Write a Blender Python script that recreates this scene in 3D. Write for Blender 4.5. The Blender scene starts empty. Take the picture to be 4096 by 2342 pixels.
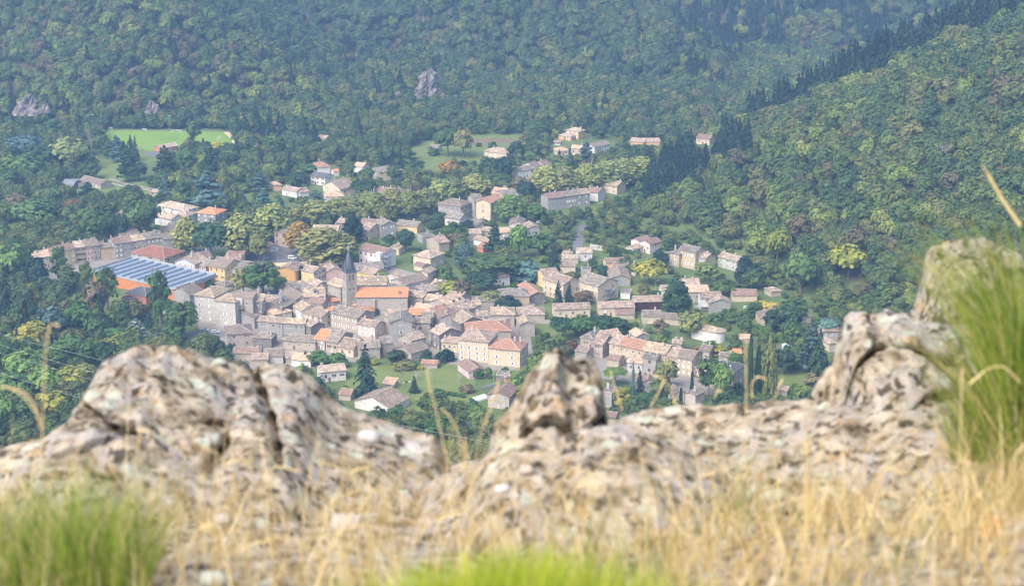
import bpy, math, random
import numpy as np
from mathutils import Vector, noise

D = bpy.data
C = bpy.context.scene.collection
rnd = random.Random(7)
R = math.radians

# ---------------------------------------------------------------- camera
FPX, CX, CY, PITCH, CAMZ = 7000.0, 2048.0, 1171.0, R(17.0), 273.0
cam = D.cameras.new("camera"); camo = D.objects.new("camera", cam); C.objects.link(camo)
camo.location = (0, 0, CAMZ); camo.rotation_euler = (R(90) - PITCH, 0, 0)
cam.sensor_width = 36.0; cam.lens = FPX / 4096 * 36.0
cam.clip_start = 0.1; cam.clip_end = 12000
cam.dof.use_dof = True; cam.dof.focus_distance = 900.0; cam.dof.aperture_fstop = 5.6
bpy.context.scene.camera = camo

# ---------------------------------------------------------------- world, sun, exposure
SUN_EL, SUN_AZ = 50.0, 222.0          # azimuth in degrees clockwise from +Y: behind the camera, to the left
world = D.worlds.new("World"); bpy.context.scene.world = world
world.use_nodes = True
wn = world.node_tree.nodes; wn.clear()
sky = wn.new("ShaderNodeTexSky"); sky.sky_type = 'NISHITA'; sky.sun_disc = False
sky.sun_elevation = R(SUN_EL); sky.sun_rotation = R(SUN_AZ)
sky.air_density = 0.8; sky.dust_density = 4.0; sky.ozone_density = 0.7
bg = wn.new("ShaderNodeBackground"); bg.inputs['Strength'].default_value = 0.15
wo = wn.new("ShaderNodeOutputWorld")
world.node_tree.links.new(sky.outputs[0], bg.inputs[0]); world.node_tree.links.new(bg.outputs[0], wo.inputs[0])
sun = D.lights.new("sun", "SUN"); sun.energy = 0.95; sun.angle = R(40.0); sun.color = (1.0, 0.965, 0.90)
suno = D.objects.new("sun", sun); C.objects.link(suno)
sd = Vector((math.sin(R(SUN_AZ)) * math.cos(R(SUN_EL)), math.cos(R(SUN_AZ)) * math.cos(R(SUN_EL)), math.sin(R(SUN_EL))))
suno.rotation_euler = sd.to_track_quat('Z', 'Y').to_euler()
vs = bpy.context.scene.view_settings
vs.view_transform = 'Standard'; vs.look = 'None'; vs.exposure = 1.55; vs.gamma = 1.0; vs.use_curve_mapping = False
sc = bpy.context.scene
sc.cycles.use_denoising = True
sc.cycles.filter_width = 1.25
sc.cycles.max_bounces = 5; sc.cycles.diffuse_bounces = 3; sc.cycles.glossy_bounces = 1; sc.cycles.transmission_bounces = 2
sc.cycles.volume_bounces = 0; sc.cycles.transparent_max_bounces = 4
sc.cycles.use_adaptive_sampling = True; sc.cycles.adaptive_threshold = 0.008

# ---------------------------------------------------------------- terrain height and picture-to-place helpers
XBY = [300, 600, 750, 858, 912, 980, 1058, 1150, 1200, 1300, 1500, 1800]
XBX = [300, 250, 225, 190, 152, 128, 82, 88, 119, 165, 300, 600]

def ground(x, y):
    """height of the land at x, y (numbers or arrays)"""
    x = np.asarray(x, float); y = np.asarray(y, float)
    near = 266.0 * np.clip(1 - y / 520.0, 0, 1.0) ** 1.35
    xb = np.interp(y, XBY, XBX)
    yc = 1200 - 0.26 * (x - 157)
    xb_c = np.interp(yc, XBY, XBX)
    face = 0.46 * np.maximum(x - xb, 0)
    crest = 0.46 * np.maximum(x - xb_c, 0)
    d = np.where(y < yc, face, crest - 0.62 * (y - yc))
    d = np.minimum(d, 190)
    a = np.minimum(0.6 * (y - 1345 - 20 * np.sin(x / 42.0)), 0.55 * (-148 - x + 10 * np.sin(y / 30.0)))
    b = np.minimum(0.55 * (y - 1500 - 26 * np.sin(x / 48.0 + 1) - 120 * np.clip((-x - 30) / 70, 0, 1)), 0.5 * (205 - x))
    c = 0.46 * (y - 1690 - 40 * np.sin(x / 60.0))
    h = np.maximum.reduce([near, d, a, b, c, np.zeros_like(x)])
    n = (np.sin(x / 23.0 + y / 41.0) + np.sin(x / 13.0 - y / 17.0 + 2) * 0.5 + np.sin(y / 11.0 + x / 31.0) * 0.4)
    h = h + n * 2.0 * np.clip(h / 25.0, 0, 1) * np.clip((y - 300) / 200, 0, 1)
    return np.minimum(h, 266.0)

def g1(x, y):
    return float(ground(x, y))

SP, CP = math.sin(PITCH), math.cos(PITCH)

def unproj(px, py, h=0.0):
    """the point at height h above the land that shows at picture point px, py"""
    dx = (px - CX) / FPX; du = (CY - py) / FPX
    v = (dx, CP + du * SP, -SP + du * CP)
    g = 0.0
    for _ in range(12):
        t = (g + h - CAMZ) / v[2]
        x, y = v[0] * t, v[1] * t
        g += 0.6 * (g1(x, y) - g)
    return x, y, g

def at_depth(px, py, y):
    dx = (px - CX) / FPX; du = (CY - py) / FPX
    t = y / (CP + du * SP)
    return Vector((dx * t, y, CAMZ + (-SP + du * CP) * t))

def proj(x, y, z):
    dz = z - CAMZ
    dep = y * CP - dz * SP
    up = y * SP + dz * CP
    return CX + FPX * x / dep, CY - FPX * up / dep, dep

# ---------------------------------------------------------------- object helpers
def tag(o, label=None, cat=None, group=None, kind=None):
    if label: o['label'] = label
    if cat: o['category'] = cat
    if group: o['group'] = group
    if kind: o['kind'] = kind
    return o

def empty(name, loc=(0, 0, 0), rz=0.0, parent=None):
    o = D.objects.new(name, None); C.objects.link(o)
    o.location = loc; o.rotation_euler = (0, 0, rz); o.empty_display_size = 0.5
    if parent: o.parent = parent
    return o

def link(name, me, parent=None, loc=(0, 0, 0), rot=(0, 0, 0), scale=(1, 1, 1)):
    o = D.objects.new(name, me); C.objects.link(o)
    o.location = loc; o.rotation_euler = rot; o.scale = scale
    if parent: o.parent = parent
    return o

class MB:
    """collects polygons for one mesh"""
    def __init__(s): s.v = []; s.f = []; s.m = []
    def poly(s, pts, m=0):
        i = len(s.v); s.v.extend([tuple(p) for p in pts]); s.f.append(tuple(range(i, i + len(pts)))); s.m.append(m)
    def box(s, x0, y0, z0, x1, y1, z1, m=0, bottom=True):
        i = len(s.v)
        s.v += [(x0, y0, z0), (x1, y0, z0), (x1, y1, z0), (x0, y1, z0), (x0, y0, z1), (x1, y0, z1), (x1, y1, z1), (x0, y1, z1)]
        F = [(4, 5, 6, 7), (0, 1, 5, 4), (1, 2, 6, 5), (2, 3, 7, 6), (3, 0, 4, 7)]
        if bottom: F.append((3, 2, 1, 0))
        for f in F: s.f.append(tuple(i + k for k in f)); s.m.append(m)
    def ring(s, pts_a, pts_b, m=0, close=True):
        n = len(pts_a); i = len(s.v); s.v += [tuple(p) for p in pts_a] + [tuple(p) for p in pts_b]
        for k in range(n if close else n - 1):
            j = (k + 1) % n
            s.f.append((i + k, i + j, i + n + j, i + n + k)); s.m.append(m)
    def lathe(s, prof, n=12, c=(0, 0), m=0, rot=0.0):
        """profile of (radius, z) turned about the vertical through c"""
        rings = [[(c[0] + r * math.cos(2 * math.pi * k / n + rot), c[1] + r * math.sin(2 * math.pi * k / n + rot), z) for k in range(n)] for r, z in prof]
        for a, b in zip(rings, rings[1:]): s.ring(a, b, m)
        s.poly(rings[-1], m)
    def tube(s, pts, rad, n=6, m=0):
        pts = [Vector(p) for p in pts]; rings = []
        for k, p in enumerate(pts):
            t = (pts[min(k + 1, len(pts) - 1)] - pts[max(k - 1, 0)]).normalized()
            u = t.cross(Vector((0.31, 0.9, 0.3))).normalized(); w = t.cross(u)
            r = rad[k] if hasattr(rad, '__len__') else rad
            rings.append([p + (u * math.cos(2 * math.pi * q / n) + w * math.sin(2 * math.pi * q / n)) * r for q in range(n)])
        for a, b in zip(rings, rings[1:]): s.ring(a, b, m)
        s.poly(rings[-1], m); s.poly(rings[0][::-1], m)
    def slab(s, a, b, c, d, t, nx=1, ny=1, jit=0.0, m=0, me=None, seed=0):
        """slab of thickness t under the quad a, b, c, d (anticlockwise from above), its top a jittered grid"""
        rr = random.Random(seed); a, b, c, d = map(Vector, (a, b, c, d)); me = m if me is None else me
        i = len(s.v); top = []
        for q in range(ny + 1):
            for p in range(nx + 1):
                u, w = p / nx, q / ny
                P = (a * (1 - u) + b * u) * (1 - w) + (d * (1 - u) + c * u) * w
                P = P + Vector((0, 0, rr.uniform(-jit, jit)))
                top.append(P)
        s.v += [tuple(P) for P in top] + [tuple(P - Vector((0, 0, t))) for P in top]
        N = (nx + 1) * (ny + 1)
        for q in range(ny):
            for p in range(nx):
                k = q * (nx + 1) + p
                s.f.append((i + k, i + k + 1, i + k + nx + 2, i + k + nx + 1)); s.m.append(m)
                s.f.append((i + N + k, i + N + k + nx + 1, i + N + k + nx + 2, i + N + k + 1)); s.m.append(me)
        def edge(l):
            for k0, k1 in zip(l, l[1:]):
                s.f.append((i + k0, i + N + k0, i + N + k1, i + k1)); s.m.append(me)
        W = nx + 1
        edge(list(range(W))); edge([q * W + nx for q in range(ny + 1)])
        edge([ny * W + p for p in range(nx, -1, -1)]); edge([q * W for q in range(ny, -1, -1)])
    def mesh(s, name, mats, smooth=False):
        me = D.meshes.new(name); me.from_pydata(s.v, [], s.f)
        for m in (mats if isinstance(mats, (list, tuple)) else [mats]): me.materials.append(m)
        me.polygons.foreach_set('material_index', s.m)
        if smooth: me.polygons.foreach_set('use_smooth', [True] * len(s.f))
        me.update(); return me
    def obj(s, name, mats, parent=None, loc=(0, 0, 0), rot=(0, 0, 0), smooth=False):
        return link(name, s.mesh(name, mats, smooth), parent, loc, rot)

def np_mesh(name, co, faces, mats, midx=None, attrs=None, smooth=False):
    """mesh from an (n,3) array and an (m,k) array of faces"""
    me = D.meshes.new(name); n, m, k = len(co), len(faces), faces.shape[1]
    me.vertices.add(n); me.vertices.foreach_set('co', np.asarray(co, np.float32).ravel())
    me.loops.add(m * k); me.loops.foreach_set('vertex_index', np.asarray(faces, np.int32).ravel())
    me.polygons.add(m); me.polygons.foreach_set('loop_start', np.arange(0, m * k, k, dtype=np.int32))
    if midx is not None: me.polygons.foreach_set('material_index', np.asarray(midx, np.int32))
    if smooth: me.polygons.foreach_set('use_smooth', [True] * m)
    for a, arr in (attrs or {}).items():
        at = me.attributes.new(a, 'FLOAT', 'POINT'); at.data.foreach_set('value', np.asarray(arr, np.float32))
    for mt in mats: me.materials.append(mt)
    me.update(); me.validate(); return me

# ---------------------------------------------------------------- materials
class NT:
    def __init__(s, name):
        s.mat = D.materials.new(name); s.mat.use_nodes = True
        s.t = s.mat.node_tree; s.t.nodes.clear()
        s.out = s.n("ShaderNodeOutputMaterial")
    def n(s, typ, **kw):
        nd = s.t.nodes.new(typ)
        for k, v in kw.items():
            if k[0] == 'i': 
                key = k[1:]; key = int(key) if key.isdigit() else key.replace('_', ' ')
                nd.inputs[key].default_value = v
            else: setattr(nd, k, v)
        return nd
    def l(s, a, b): s.t.links.new(a, b)
    def coord(s, kind='Object'):
        return s.n("ShaderNodeTexCoord").outputs[kind]
    def noise(s, vec, scale, detail=4.0, rough=0.6, out=0):
        nd = s.n("ShaderNodeTexNoise"); nd.inputs['Scale'].default_value = scale
        nd.inputs['Detail'].default_value = detail; nd.inputs['Roughness'].default_value = rough
        s.l(vec, nd.inputs['Vector']); return nd.outputs[out]
    def voro(s, vec, scale, feature='F1', out='Color', rand=1.0):
        nd = s.n("ShaderNodeTexVoronoi", feature=feature); nd.inputs['Scale'].default_value = scale
        nd.inputs['Randomness'].default_value = rand
        s.l(vec, nd.inputs['Vector']); return nd.outputs[out]
    def ramp(s, fac, stops, interp='LINEAR'):
        nd = s.n("ShaderNodeValToRGB"); r = nd.color_ramp; r.interpolation = interp
        while len(r.elements) < len(stops): r.elements.new(0.5)
        for e, (p, c) in zip(r.elements, stops):
            e.position = p; e.color = (c, c, c, 1) if isinstance(c, (int, float)) else (*c, 1)
        s.l(fac, nd.inputs[0]); return nd.outputs[0]
    def mix(s, fac, a, b, typ='MIX'):
        nd = s.n("ShaderNodeMix", data_type='RGBA', blend_type=typ)
        for inp, v in ((nd.inputs[0], fac), (nd.inputs[6], a), (nd.inputs[7], b)):
            if isinstance(v, (int, float)): inp.default_value = v
            elif isinstance(v, tuple): inp.default_value = (*v, 1)
            else: s.l(v, inp)
        return nd.outputs[2]
    def math(s, op, a, b=0.0):
        nd = s.n("ShaderNodeMath", operation=op)
        for inp, v in ((nd.inputs[0], a), (nd.inputs[1], b)):
            if isinstance(v, (int, float)): inp.default_value = v
            else: s.l(v, inp)
        return nd.outputs[0]
    def bump(s, h, strength=0.5, dist=0.05):
        nd = s.n("ShaderNodeBump"); nd.inputs['Strength'].default_value = strength; nd.inputs['Distance'].default_value = dist
        s.l(h, nd.inputs['Height']); return nd.outputs[0]
    def finish(s, col, rough=0.85, normal=None, spec=0.3, transl=0.0):
        p = s.n("ShaderNodeBsdfPrincipled"); p.inputs['Roughness'].default_value = rough
        p.inputs['Specular IOR Level'].default_value = spec
        if isinstance(col, tuple): p.inputs['Base Color'].default_value = (*col, 1)
        else: s.l(col, p.inputs['Base Color'])
        if normal is not None: s.l(normal, p.inputs['Normal'])
        o = p.outputs[0]
        if transl > 0:
            tr = s.n("ShaderNodeBsdfTranslucent")
            if isinstance(col, tuple): tr.inputs[0].default_value = (*col, 1)
            else: s.l(col, tr.inputs[0])
            mx = s.n("ShaderNodeMixShader"); mx.inputs[0].default_value = transl
            s.l(o, mx.inputs[1]); s.l(tr.outputs[0], mx.inputs[2]); o = mx.outputs[0]
        s.l(o, s.out.inputs[0]); return s.mat

def sc_(c, k): return tuple(min(1.0, x * k) for x in c)
def mx_(a, b, t): return tuple(x * (1 - t) + y * t for x, y in zip(a, b))

_mc = {}
def cached(f):
    def g(*a):
        k = (f.__name__,) + a
        if k not in _mc: _mc[k] = f(*a)
        return _mc[k]
    return g

WALLC = dict(cream=(.60, .51, .37), white=(.68, .66, .62), beige=(.44, .38, .30), grey=(.34, .33, .31), yellow=(.66, .52, .27), pink=(.60, .42, .36),
             palepink=(.62, .54, .49), peach=(.66, .42, .23), ochre=(.52, .31, .11), salmon=(.50, .22, .14), brightyellow=(.72, .52, .08), tan=(.46, .36, .24), green=(.36, .38, .30), lilac=(.60, .47, .48), orange=(.56, .22, .08))

@cached
def wall_mat(kind):
    t = NT("wall_" + kind); co = t.coord()
    rnd_ = t.n("ShaderNodeObjectInfo").outputs['Random']
    if kind in ('stone', 'darkstone', 'tanstone', 'palestone'):
        A, B, M = dict(stone=((.36, .32, .27), (.22, .20, .18), (.44, .40, .34)), darkstone=((.19, .175, .16), (.10, .095, .09), (.24, .22, .20)),
                       tanstone=((.47, .38, .26), (.28, .23, .17), (.56, .48, .36)), palestone=((.46, .44, .40), (.30, .28, .26), (.52, .50, .46)))[kind]
        v = t.voro(co, 1.7, out='Color'); bw = t.n("ShaderNodeSeparateColor"); t.l(v, bw.inputs[0])
        c = t.ramp(bw.outputs[0], [(0.0, sc_(B, .8)), (0.28, B), (0.4, A), (1.0, sc_(A, 1.25))])
        e = t.voro(co, 1.7, feature='DISTANCE_TO_EDGE', out='Distance')
        c = t.mix(t.ramp(e, [(0.0, 1.0), (0.09, 0.0)]), c, M)
        n = t.noise(co, 0.35, 5, .65); c = t.mix(t.ramp(n, [(.3, 0.0), (.7, 0.55)]), c, sc_(B, 1.15))
        n2 = t.noise(co, 2.6, 3, .6); c = t.mix(t.ramp(n2, [(.42, 0.0), (.62, .55)]), c, M)
        return t.finish(c, .95, t.bump(e, .5, .05))
    a = WALLC[kind]
    n = t.noise(co, .45, 6, .7); c = t.ramp(n, [(.28, sc_(a, .50)), (.43, sc_(a, .84)), (.56, a), (.75, sc_(a, 1.1))])
    mp = t.n("ShaderNodeMapping"); mp.inputs['Scale'].default_value = (2.2, 2.2, .28); t.l(co, mp.inputs[0])
    s = t.noise(mp.outputs[0], 1.0, 4, .65); c = t.mix(t.ramp(s, [(.45, 0.0), (.75, .5)]), c, mx_(sc_(a, .55), (.2, .19, .18), .4))
    f = t.noise(co, 5.0, 3, .6); c = t.mix(.22, c, t.ramp(f, [(.3, sc_(a, .6)), (.7, sc_(a, 1.2))]))
    return t.finish(c, .92, t.bump(f, .15, .03))

ROOFC = dict(tan=((.41, .32, .225), (.26, .205, .15), (.53, .42, .29)), pink=((.345, .265, .21), (.22, .175, .145), (.46, .35, .27)), brown=((.225, .18, .145), (.155, .13, .11), (.30, .24, .19)),
             grey=((.225, .205, .18), (.15, .135, .12), (.31, .28, .24)), red=((.32, .135, .09), (.22, .105, .075), (.40, .19, .12)), orange=((.56, .23, .11), (.40, .18, .09), (.63, .30, .15)),
             salmon=((.52, .36, .25), (.38, .27, .195), (.62, .45, .32)), slate=((.125, .13, .14), (.085, .09, .10), (.17, .175, .185)), redbrown=((.25, .165, .135), (.17, .12, .10), (.34, .23, .18)),
             pinktan=((.40, .315, .245), (.27, .215, .17), (.54, .43, .33)), greybrown=((.25, .215, .18), (.165, .145, .12), (.34, .29, .24)), rust=((.40, .21, .14), (.28, .165, .12), (.46, .28, .19)))

@cached
def roof_mat(kind):
    t = NT("roof_" + kind); co = t.coord(); a, b, c3 = [tuple(q * m for q, m in zip(c_, (1.0, .99, .95))) for c_ in ROOFC[kind]]
    ri = t.n("ShaderNodeObjectInfo").outputs['Random']
    mottled = kind in ('tan', 'pink', 'pinktan', 'grey', 'greybrown', 'salmon')
    v = t.voro(co, 1.35 if mottled else 2.4); bw = t.n("ShaderNodeSeparateColor"); t.l(v, bw.inputs[0])
    c = t.ramp(bw.outputs[0], [(0, sc_(b, .8)), (.3, b), (.5, a), (.72, a), (.9, c3), (1, sc_(c3, 1.1))])
    n = t.noise(co, .5, 5, .65); c = t.mix(t.ramp(n, [(.42, 0.0), (.62, .65)]), c, sc_(b, .92))
    st = t.n("ShaderNodeTexWave"); st.wave_type = 'BANDS'; st.bands_direction = 'X'; st.inputs['Scale'].default_value = 1.05; st.inputs['Distortion'].default_value = .6
    t.l(co, st.inputs[0]); sw = t.ramp(st.outputs[0] if False else st.outputs['Fac'], [(0, .62), (.5, 1.0), (1, 1.08)])
    c = t.mix(.75 if mottled else .5, c, t.mix(1.0, c, sw, 'MULTIPLY'))
    m2 = t.noise(co, 3.2, 3, .7); c = t.mix(t.ramp(m2, [(.62, 0.0), (.72, .35)]), c, sc_(b, .6))
    hs = t.n("ShaderNodeHueSaturation"); t.l(c, hs.inputs['Color']); t.l(t.math('ADD', t.math('MULTIPLY', ri, .28), .86), hs.inputs['Value'])
    return t.finish(hs.outputs[0], .9, t.bump(st.outputs['Fac'], .6, .06))

@cached
def plain(name, col, rough=.8, spec=.3):
    t = NT(name); co = t.coord(); n = t.noise(co, 3.0, 4, .6)
    return t.finish(t.ramp(n, [(.3, sc_(col, .8)), (.7, sc_(col, 1.12))]), rough, None, spec)

@cached
def glass_mat():
    t = NT("window_glass"); r = t.n("ShaderNodeObjectInfo").outputs['Random']
    return t.finish(t.ramp(r, [(0, (.012, .014, .018)), (.6, (.03, .034, .04)), (1, (.10, .11, .12))]), .15, None, .5)

SHUT = dict(w=(.72, .72, .72), r=(.22, .035, .03), b=(.35, .48, .68), br=(.26, .10, .045), g=(.22, .36, .26), dr=(.12, .05, .04), bl=(.05, .12, .45), lb=(.45, .55, .66))
# ---------------------------------------------------------------- windows, doors, chimneys (shared meshes)
_wm = {}
def window_mesh(w, h, col):
    k = ('w', w, h, col)
    if k not in _wm:
        b = MB(); f = .09
        b.box(-w/2 + f, -.02, f, w/2 - f, .03, h - f, 1)
        b.box(-w/2, -.07, 0, -w/2 + f, .02, h); b.box(w/2 - f, -.07, 0, w/2, .02, h)
        b.box(-w/2 + f, -.07, h - f, w/2 - f, .02, h); b.box(-w/2 - .08, -.13, -.08, w/2 + .08, .02, f)
        b.box(-.03, -.06, f, .03, -.021, h - f); b.box(-w/2 + f, -.055, h * .62, -.03, -.021, h * .62 + .05); b.box(.03, -.055, h * .62, w/2 - f, -.021, h * .62 + .05)
        _wm[k] = b.mesh("window", [plain("frame_" + col, dict(white=(.7, .7, .68), stone=(.42, .39, .34), brown=(.2, .12, .08))[col]), glass_mat()])
    return _wm[k]

def shutter_mesh(w, h, col):
    k = ('s', w, h, col)
    if k not in _wm:
        b = MB(); b.box(-w/2, -.07, 0, w/2, 0, h); b.box(-w/2 + .04, -.1, h * .2, w/2 - .04, -.07, h * .2 + .08); b.box(-w/2 + .04, -.1, h * .75, w/2 - .04, -.07, h * .75 + .08)
        _wm[k] = b.mesh("shutter", plain("shutter_" + col, SHUT[col]))
    return _wm[k]

def door_mesh(w, h, col, arch=False):
    k = ('d', w, h, col, arch)
    if k not in _wm:
        b = MB()
        if arch:
            n = 8; pts = [(-w/2, 0), (w/2, 0)] + [(w/2 * math.cos(math.pi * i / n), h - w/2 + w/2 * math.sin(math.pi * i / n)) for i in range(n + 1)]
            b.poly([(x, -.05, z) for x, z in pts]); b.ring([(x, -.05, z) for x, z in pts], [(x, .05, z) for x, z in pts])
            o = [(x * 1.25, z * 1.06) for x, z in pts[2:]]
            b.ring([(x, -.03, z) for x, z in o], [(x, .05, z) for x, z in o], 1, False)
            for (x0, z0), (x1, z1), (x2, z2), (x3, z3) in zip(pts[2:], pts[3:], o[1:], o): b.poly([(x0, -.03, z0), (x1, -.03, z1), (x2, -.03, z2), (x3, -.03, z3)], 1)
        else:
            b.box(-w/2, -.04, 0, w/2, .03, h); b.box(-w/2 - .1, -.08, 0, -w/2, .03, h + .1, 1); b.box(w/2, -.08, 0, w/2 + .1, .03, h + .1, 1); b.box(-w/2, -.08, h, w/2, .03, h + .1, 1)
        _wm[k] = b.mesh("door", [plain("door_paint_%d" % int(sum(col) * 1000), col), plain("door_surround", (.42, .39, .34))])
    return _wm[k]

def chimney_mesh(kind):
    k = ('c', kind)
    if k not in _wm:
        b = MB(); w, d, h = [(.8, .55, 1.5), (.55, .55, 1.7), (1.2, .6, 1.2)][kind]
        b.box(-w/2, -d/2, -1.2, w/2, d/2, h - .15); b.box(-w/2 - .08, -d/2 - .08, h - .15, w/2 + .08, d/2 + .08, h, 1)
        for x in ((-.2, .2) if w > .7 else (0,)): b.lathe([(.14, h), (.11, h + .4), (.02, h + .42)], 8, (x, 0), 2)
        _wm[k] = b.mesh("chimney", [plain("chimney_render", (.42, .39, .35)), plain("chimney_cap", (.5, .47, .43)), plain("chimney_pot", (.40, .20, .12))])
    return _wm[k]

# ---------------------------------------------------------------- roofs and houses, local frame: x along the front eave, y away, z up
def roof_into(b, typ, w, d, h, s, ov=.45, t=.22, seed=0, jit=.05, ridge=True):
    """adds the roof over the w by d plan with its eaves at height h and slope s"""
    N = lambda l: max(2, int(l / 1.4))
    def sl(A, B, Cc, Dd, k): b.slab(A, B, Cc, Dd, t, N((Vector(B) - Vector(A)).length), N((Vector(Dd) - Vector(A)).length), jit, 0, 2, seed + k)
    def cap(p, q):
        if ridge:
            p, q = Vector(p), Vector(q); n = max(1, int((q - p).length / 2.5)); rr = random.Random(seed + 9)
            b.tube([p + (q - p) * k / n + Vector((0, 0, .02 + rr.uniform(-.03, .03))) for k in range(n + 1)], .15, 6, 1)
    z0 = h - s * ov + .1
    if typ == 'r':
        r = d / 2; zr = h + s * r + .1
        sl((-ov, -ov, z0), (w + ov, -ov, z0), (w + ov, r, zr), (-ov, r, zr), 1)
        sl((-ov, r, zr), (w + ov, r, zr), (w + ov, d + ov, z0), (-ov, d + ov, z0), 2); cap((-ov, r, zr), (w + ov, r, zr))
        return zr
    if typ == 'g':
        r = w / 2; zr = h + s * r + .1
        sl((-ov, d + ov, z0), (-ov, -ov, z0), (r, -ov, zr), (r, d + ov, zr), 1)
        sl((r, d + ov, zr), (r, -ov, zr), (w + ov, -ov, z0), (w + ov, d + ov, z0), 2); cap((r, -ov, zr), (r, d + ov, zr))
        return zr
    if typ in ('h', 'p', 'l'):
        r = min(w, d) / 2; zr = h + s * r + .1; e = ov
        if w >= d:
            p, q = (r, d/2, zr), (w - r, d/2, zr)
            if typ == 'l': q = (w + ov, d/2, zr)
            P, Q = p, q
            sl((-e, -e, z0), (w + e, -e, z0), Q, P, 1); sl(P, Q, (w + e, d + e, z0), (-e, d + e, z0), 2)
            sl((-e, d + e, z0), (-e, -e, z0), P, P, 3)
            if typ != 'l': sl((w + e, -e, z0), (w + e, d + e, z0), Q, Q, 4); cap((w + e, -e, z0), Q); cap((w + e, d + e, z0), Q)
            cap(P, Q); cap((-e, -e, z0), P); cap((-e, d + e, z0), P)
        else:
            P, Q = (w/2, r, zr), (w/2, d - r, zr)
            sl((-e, -e, z0), (w + e, -e, z0), P, P, 1); sl((w + e, d + e, z0), (-e, d + e, z0), Q, Q, 2)
            sl((-e, d + e, z0), (-e, -e, z0), P, Q, 3); sl((w + e, -e, z0), (w + e, d + e, z0), Q, P, 4)
            cap(P, Q); cap((-e, -e, z0), P); cap((w + e, -e, z0), P); cap((w + e, d + e, z0), Q); cap((-e, d + e, z0), Q)
        return zr
    if typ == 'm':
        zr = h + s * d; sl((-ov, -ov, z0), (w + ov, -ov, z0), (w + ov, d + ov, zr + s * ov), (-ov, d + ov, zr + s * ov), 1); return zr
    if typ == 'f':
        b.box(-.12, -.12, h, w + .12, d + .12, h + .3, 1); b.box(.25, .25, h + .301, w - .25, d - .25, h + .34, 0); return h + .3

def walls_into(b, typ, w, d, h, s, base=-2.5):
    P = [(0, 0), (w, 0), (w, d), (0, d)]
    def q(a, c, top=None):
        pts = [(a[0], a[1], base), (c[0], c[1], base), (c[0], c[1], h)]
        if top: pts.append(top)
        pts.append((a[0], a[1], h)); b.poly(pts)
    if typ == 'r':
        q(P[0], P[1]); q(P[1], P[2], (w, d/2, h + s * d/2)); q(P[2], P[3]); q(P[3], P[0], (0, d/2, h + s * d/2))
    elif typ == 'l':
        q(P[0], P[1]); q(P[1], P[2], (w, d/2, h + s * d/2)); q(P[2], P[3]); q(P[3], P[0])
    elif typ == 'g':
        q(P[0], P[1], (w/2, 0, h + s * w/2)); q(P[1], P[2]); q(P[2], P[3], (w/2, d, h + s * w/2)); q(P[3], P[0])
    elif typ == 'm':
        q(P[0], P[1]); b.poly([(w, 0, base), (w, d, base), (w, d, h + s * d), (w, 0, h)]); b.poly([(w, d, base), (0, d, base), (0, d, h + s * d), (w, d, h + s * d)]); b.poly([(0, d, base), (0, 0, base), (0, 0, h), (0, d, h + s * d)])
    else:
        for k in range(4): q(P[k], P[(k + 1) % 4])

HOUSES = []      # footprints and picture boxes, for keeping trees off them

def place(Ax, Ay, Bx, By, h):
    ax, ay, ga = unproj(Ax, Ay, h); ez = ga + h
    # B on the same eave height
    dx = (Bx - CX) / FPX; du = (CY - By) / FPX; v = (dx, CP + du * SP, -SP + du * CP); t = (ez - CAMZ) / v[2]
    bx, by = v[0] * t, v[1] * t
    w = math.hypot(bx - ax, by - ay); rz = math.atan2(by - ay, bx - ax)
    return ax, ay, ga, w, rz

def register(o, w, d, top):
    x, y, z = o.location; rz = o.rotation_euler[2]; c, s = math.cos(rz), math.sin(rz)
    cs = [(x + c * u - s * v, y + s * u + c * v) for u, v in ((0, 0), (w, 0), (w, d), (0, d))]
    pj = [proj(a, b, z + k)[:2] for a, b in cs for k in (1.5, top)]
    HOUSES.append((sum(a for a, b in cs) / 4, sum(b for a, b in cs) / 4, math.hypot(w, d) / 2, min(p[0] for p in pj), min(p[1] for p in pj), max(p[0] for p in pj), max(p[1] for p in pj)))

def face_frames(w, d, rz, x, y):
    """the walls that can be seen from the camera side: (origin, local angle, length, which)"""
    out = []
    for (ox, oy), a, L, nm in (((0, 0), 0, w, 'front'), ((w, 0), math.pi/2, d, 'right'), ((0, d), -math.pi/2, d, 'left')):
        n = a - math.pi/2 + rz; cx, cy = x, y
        if math.cos(n) * (-cx) + math.sin(n) * (-cy) > 0.12 * math.hypot(cx, cy): out.append(((ox, oy), a, L, nm))
    return out

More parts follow.
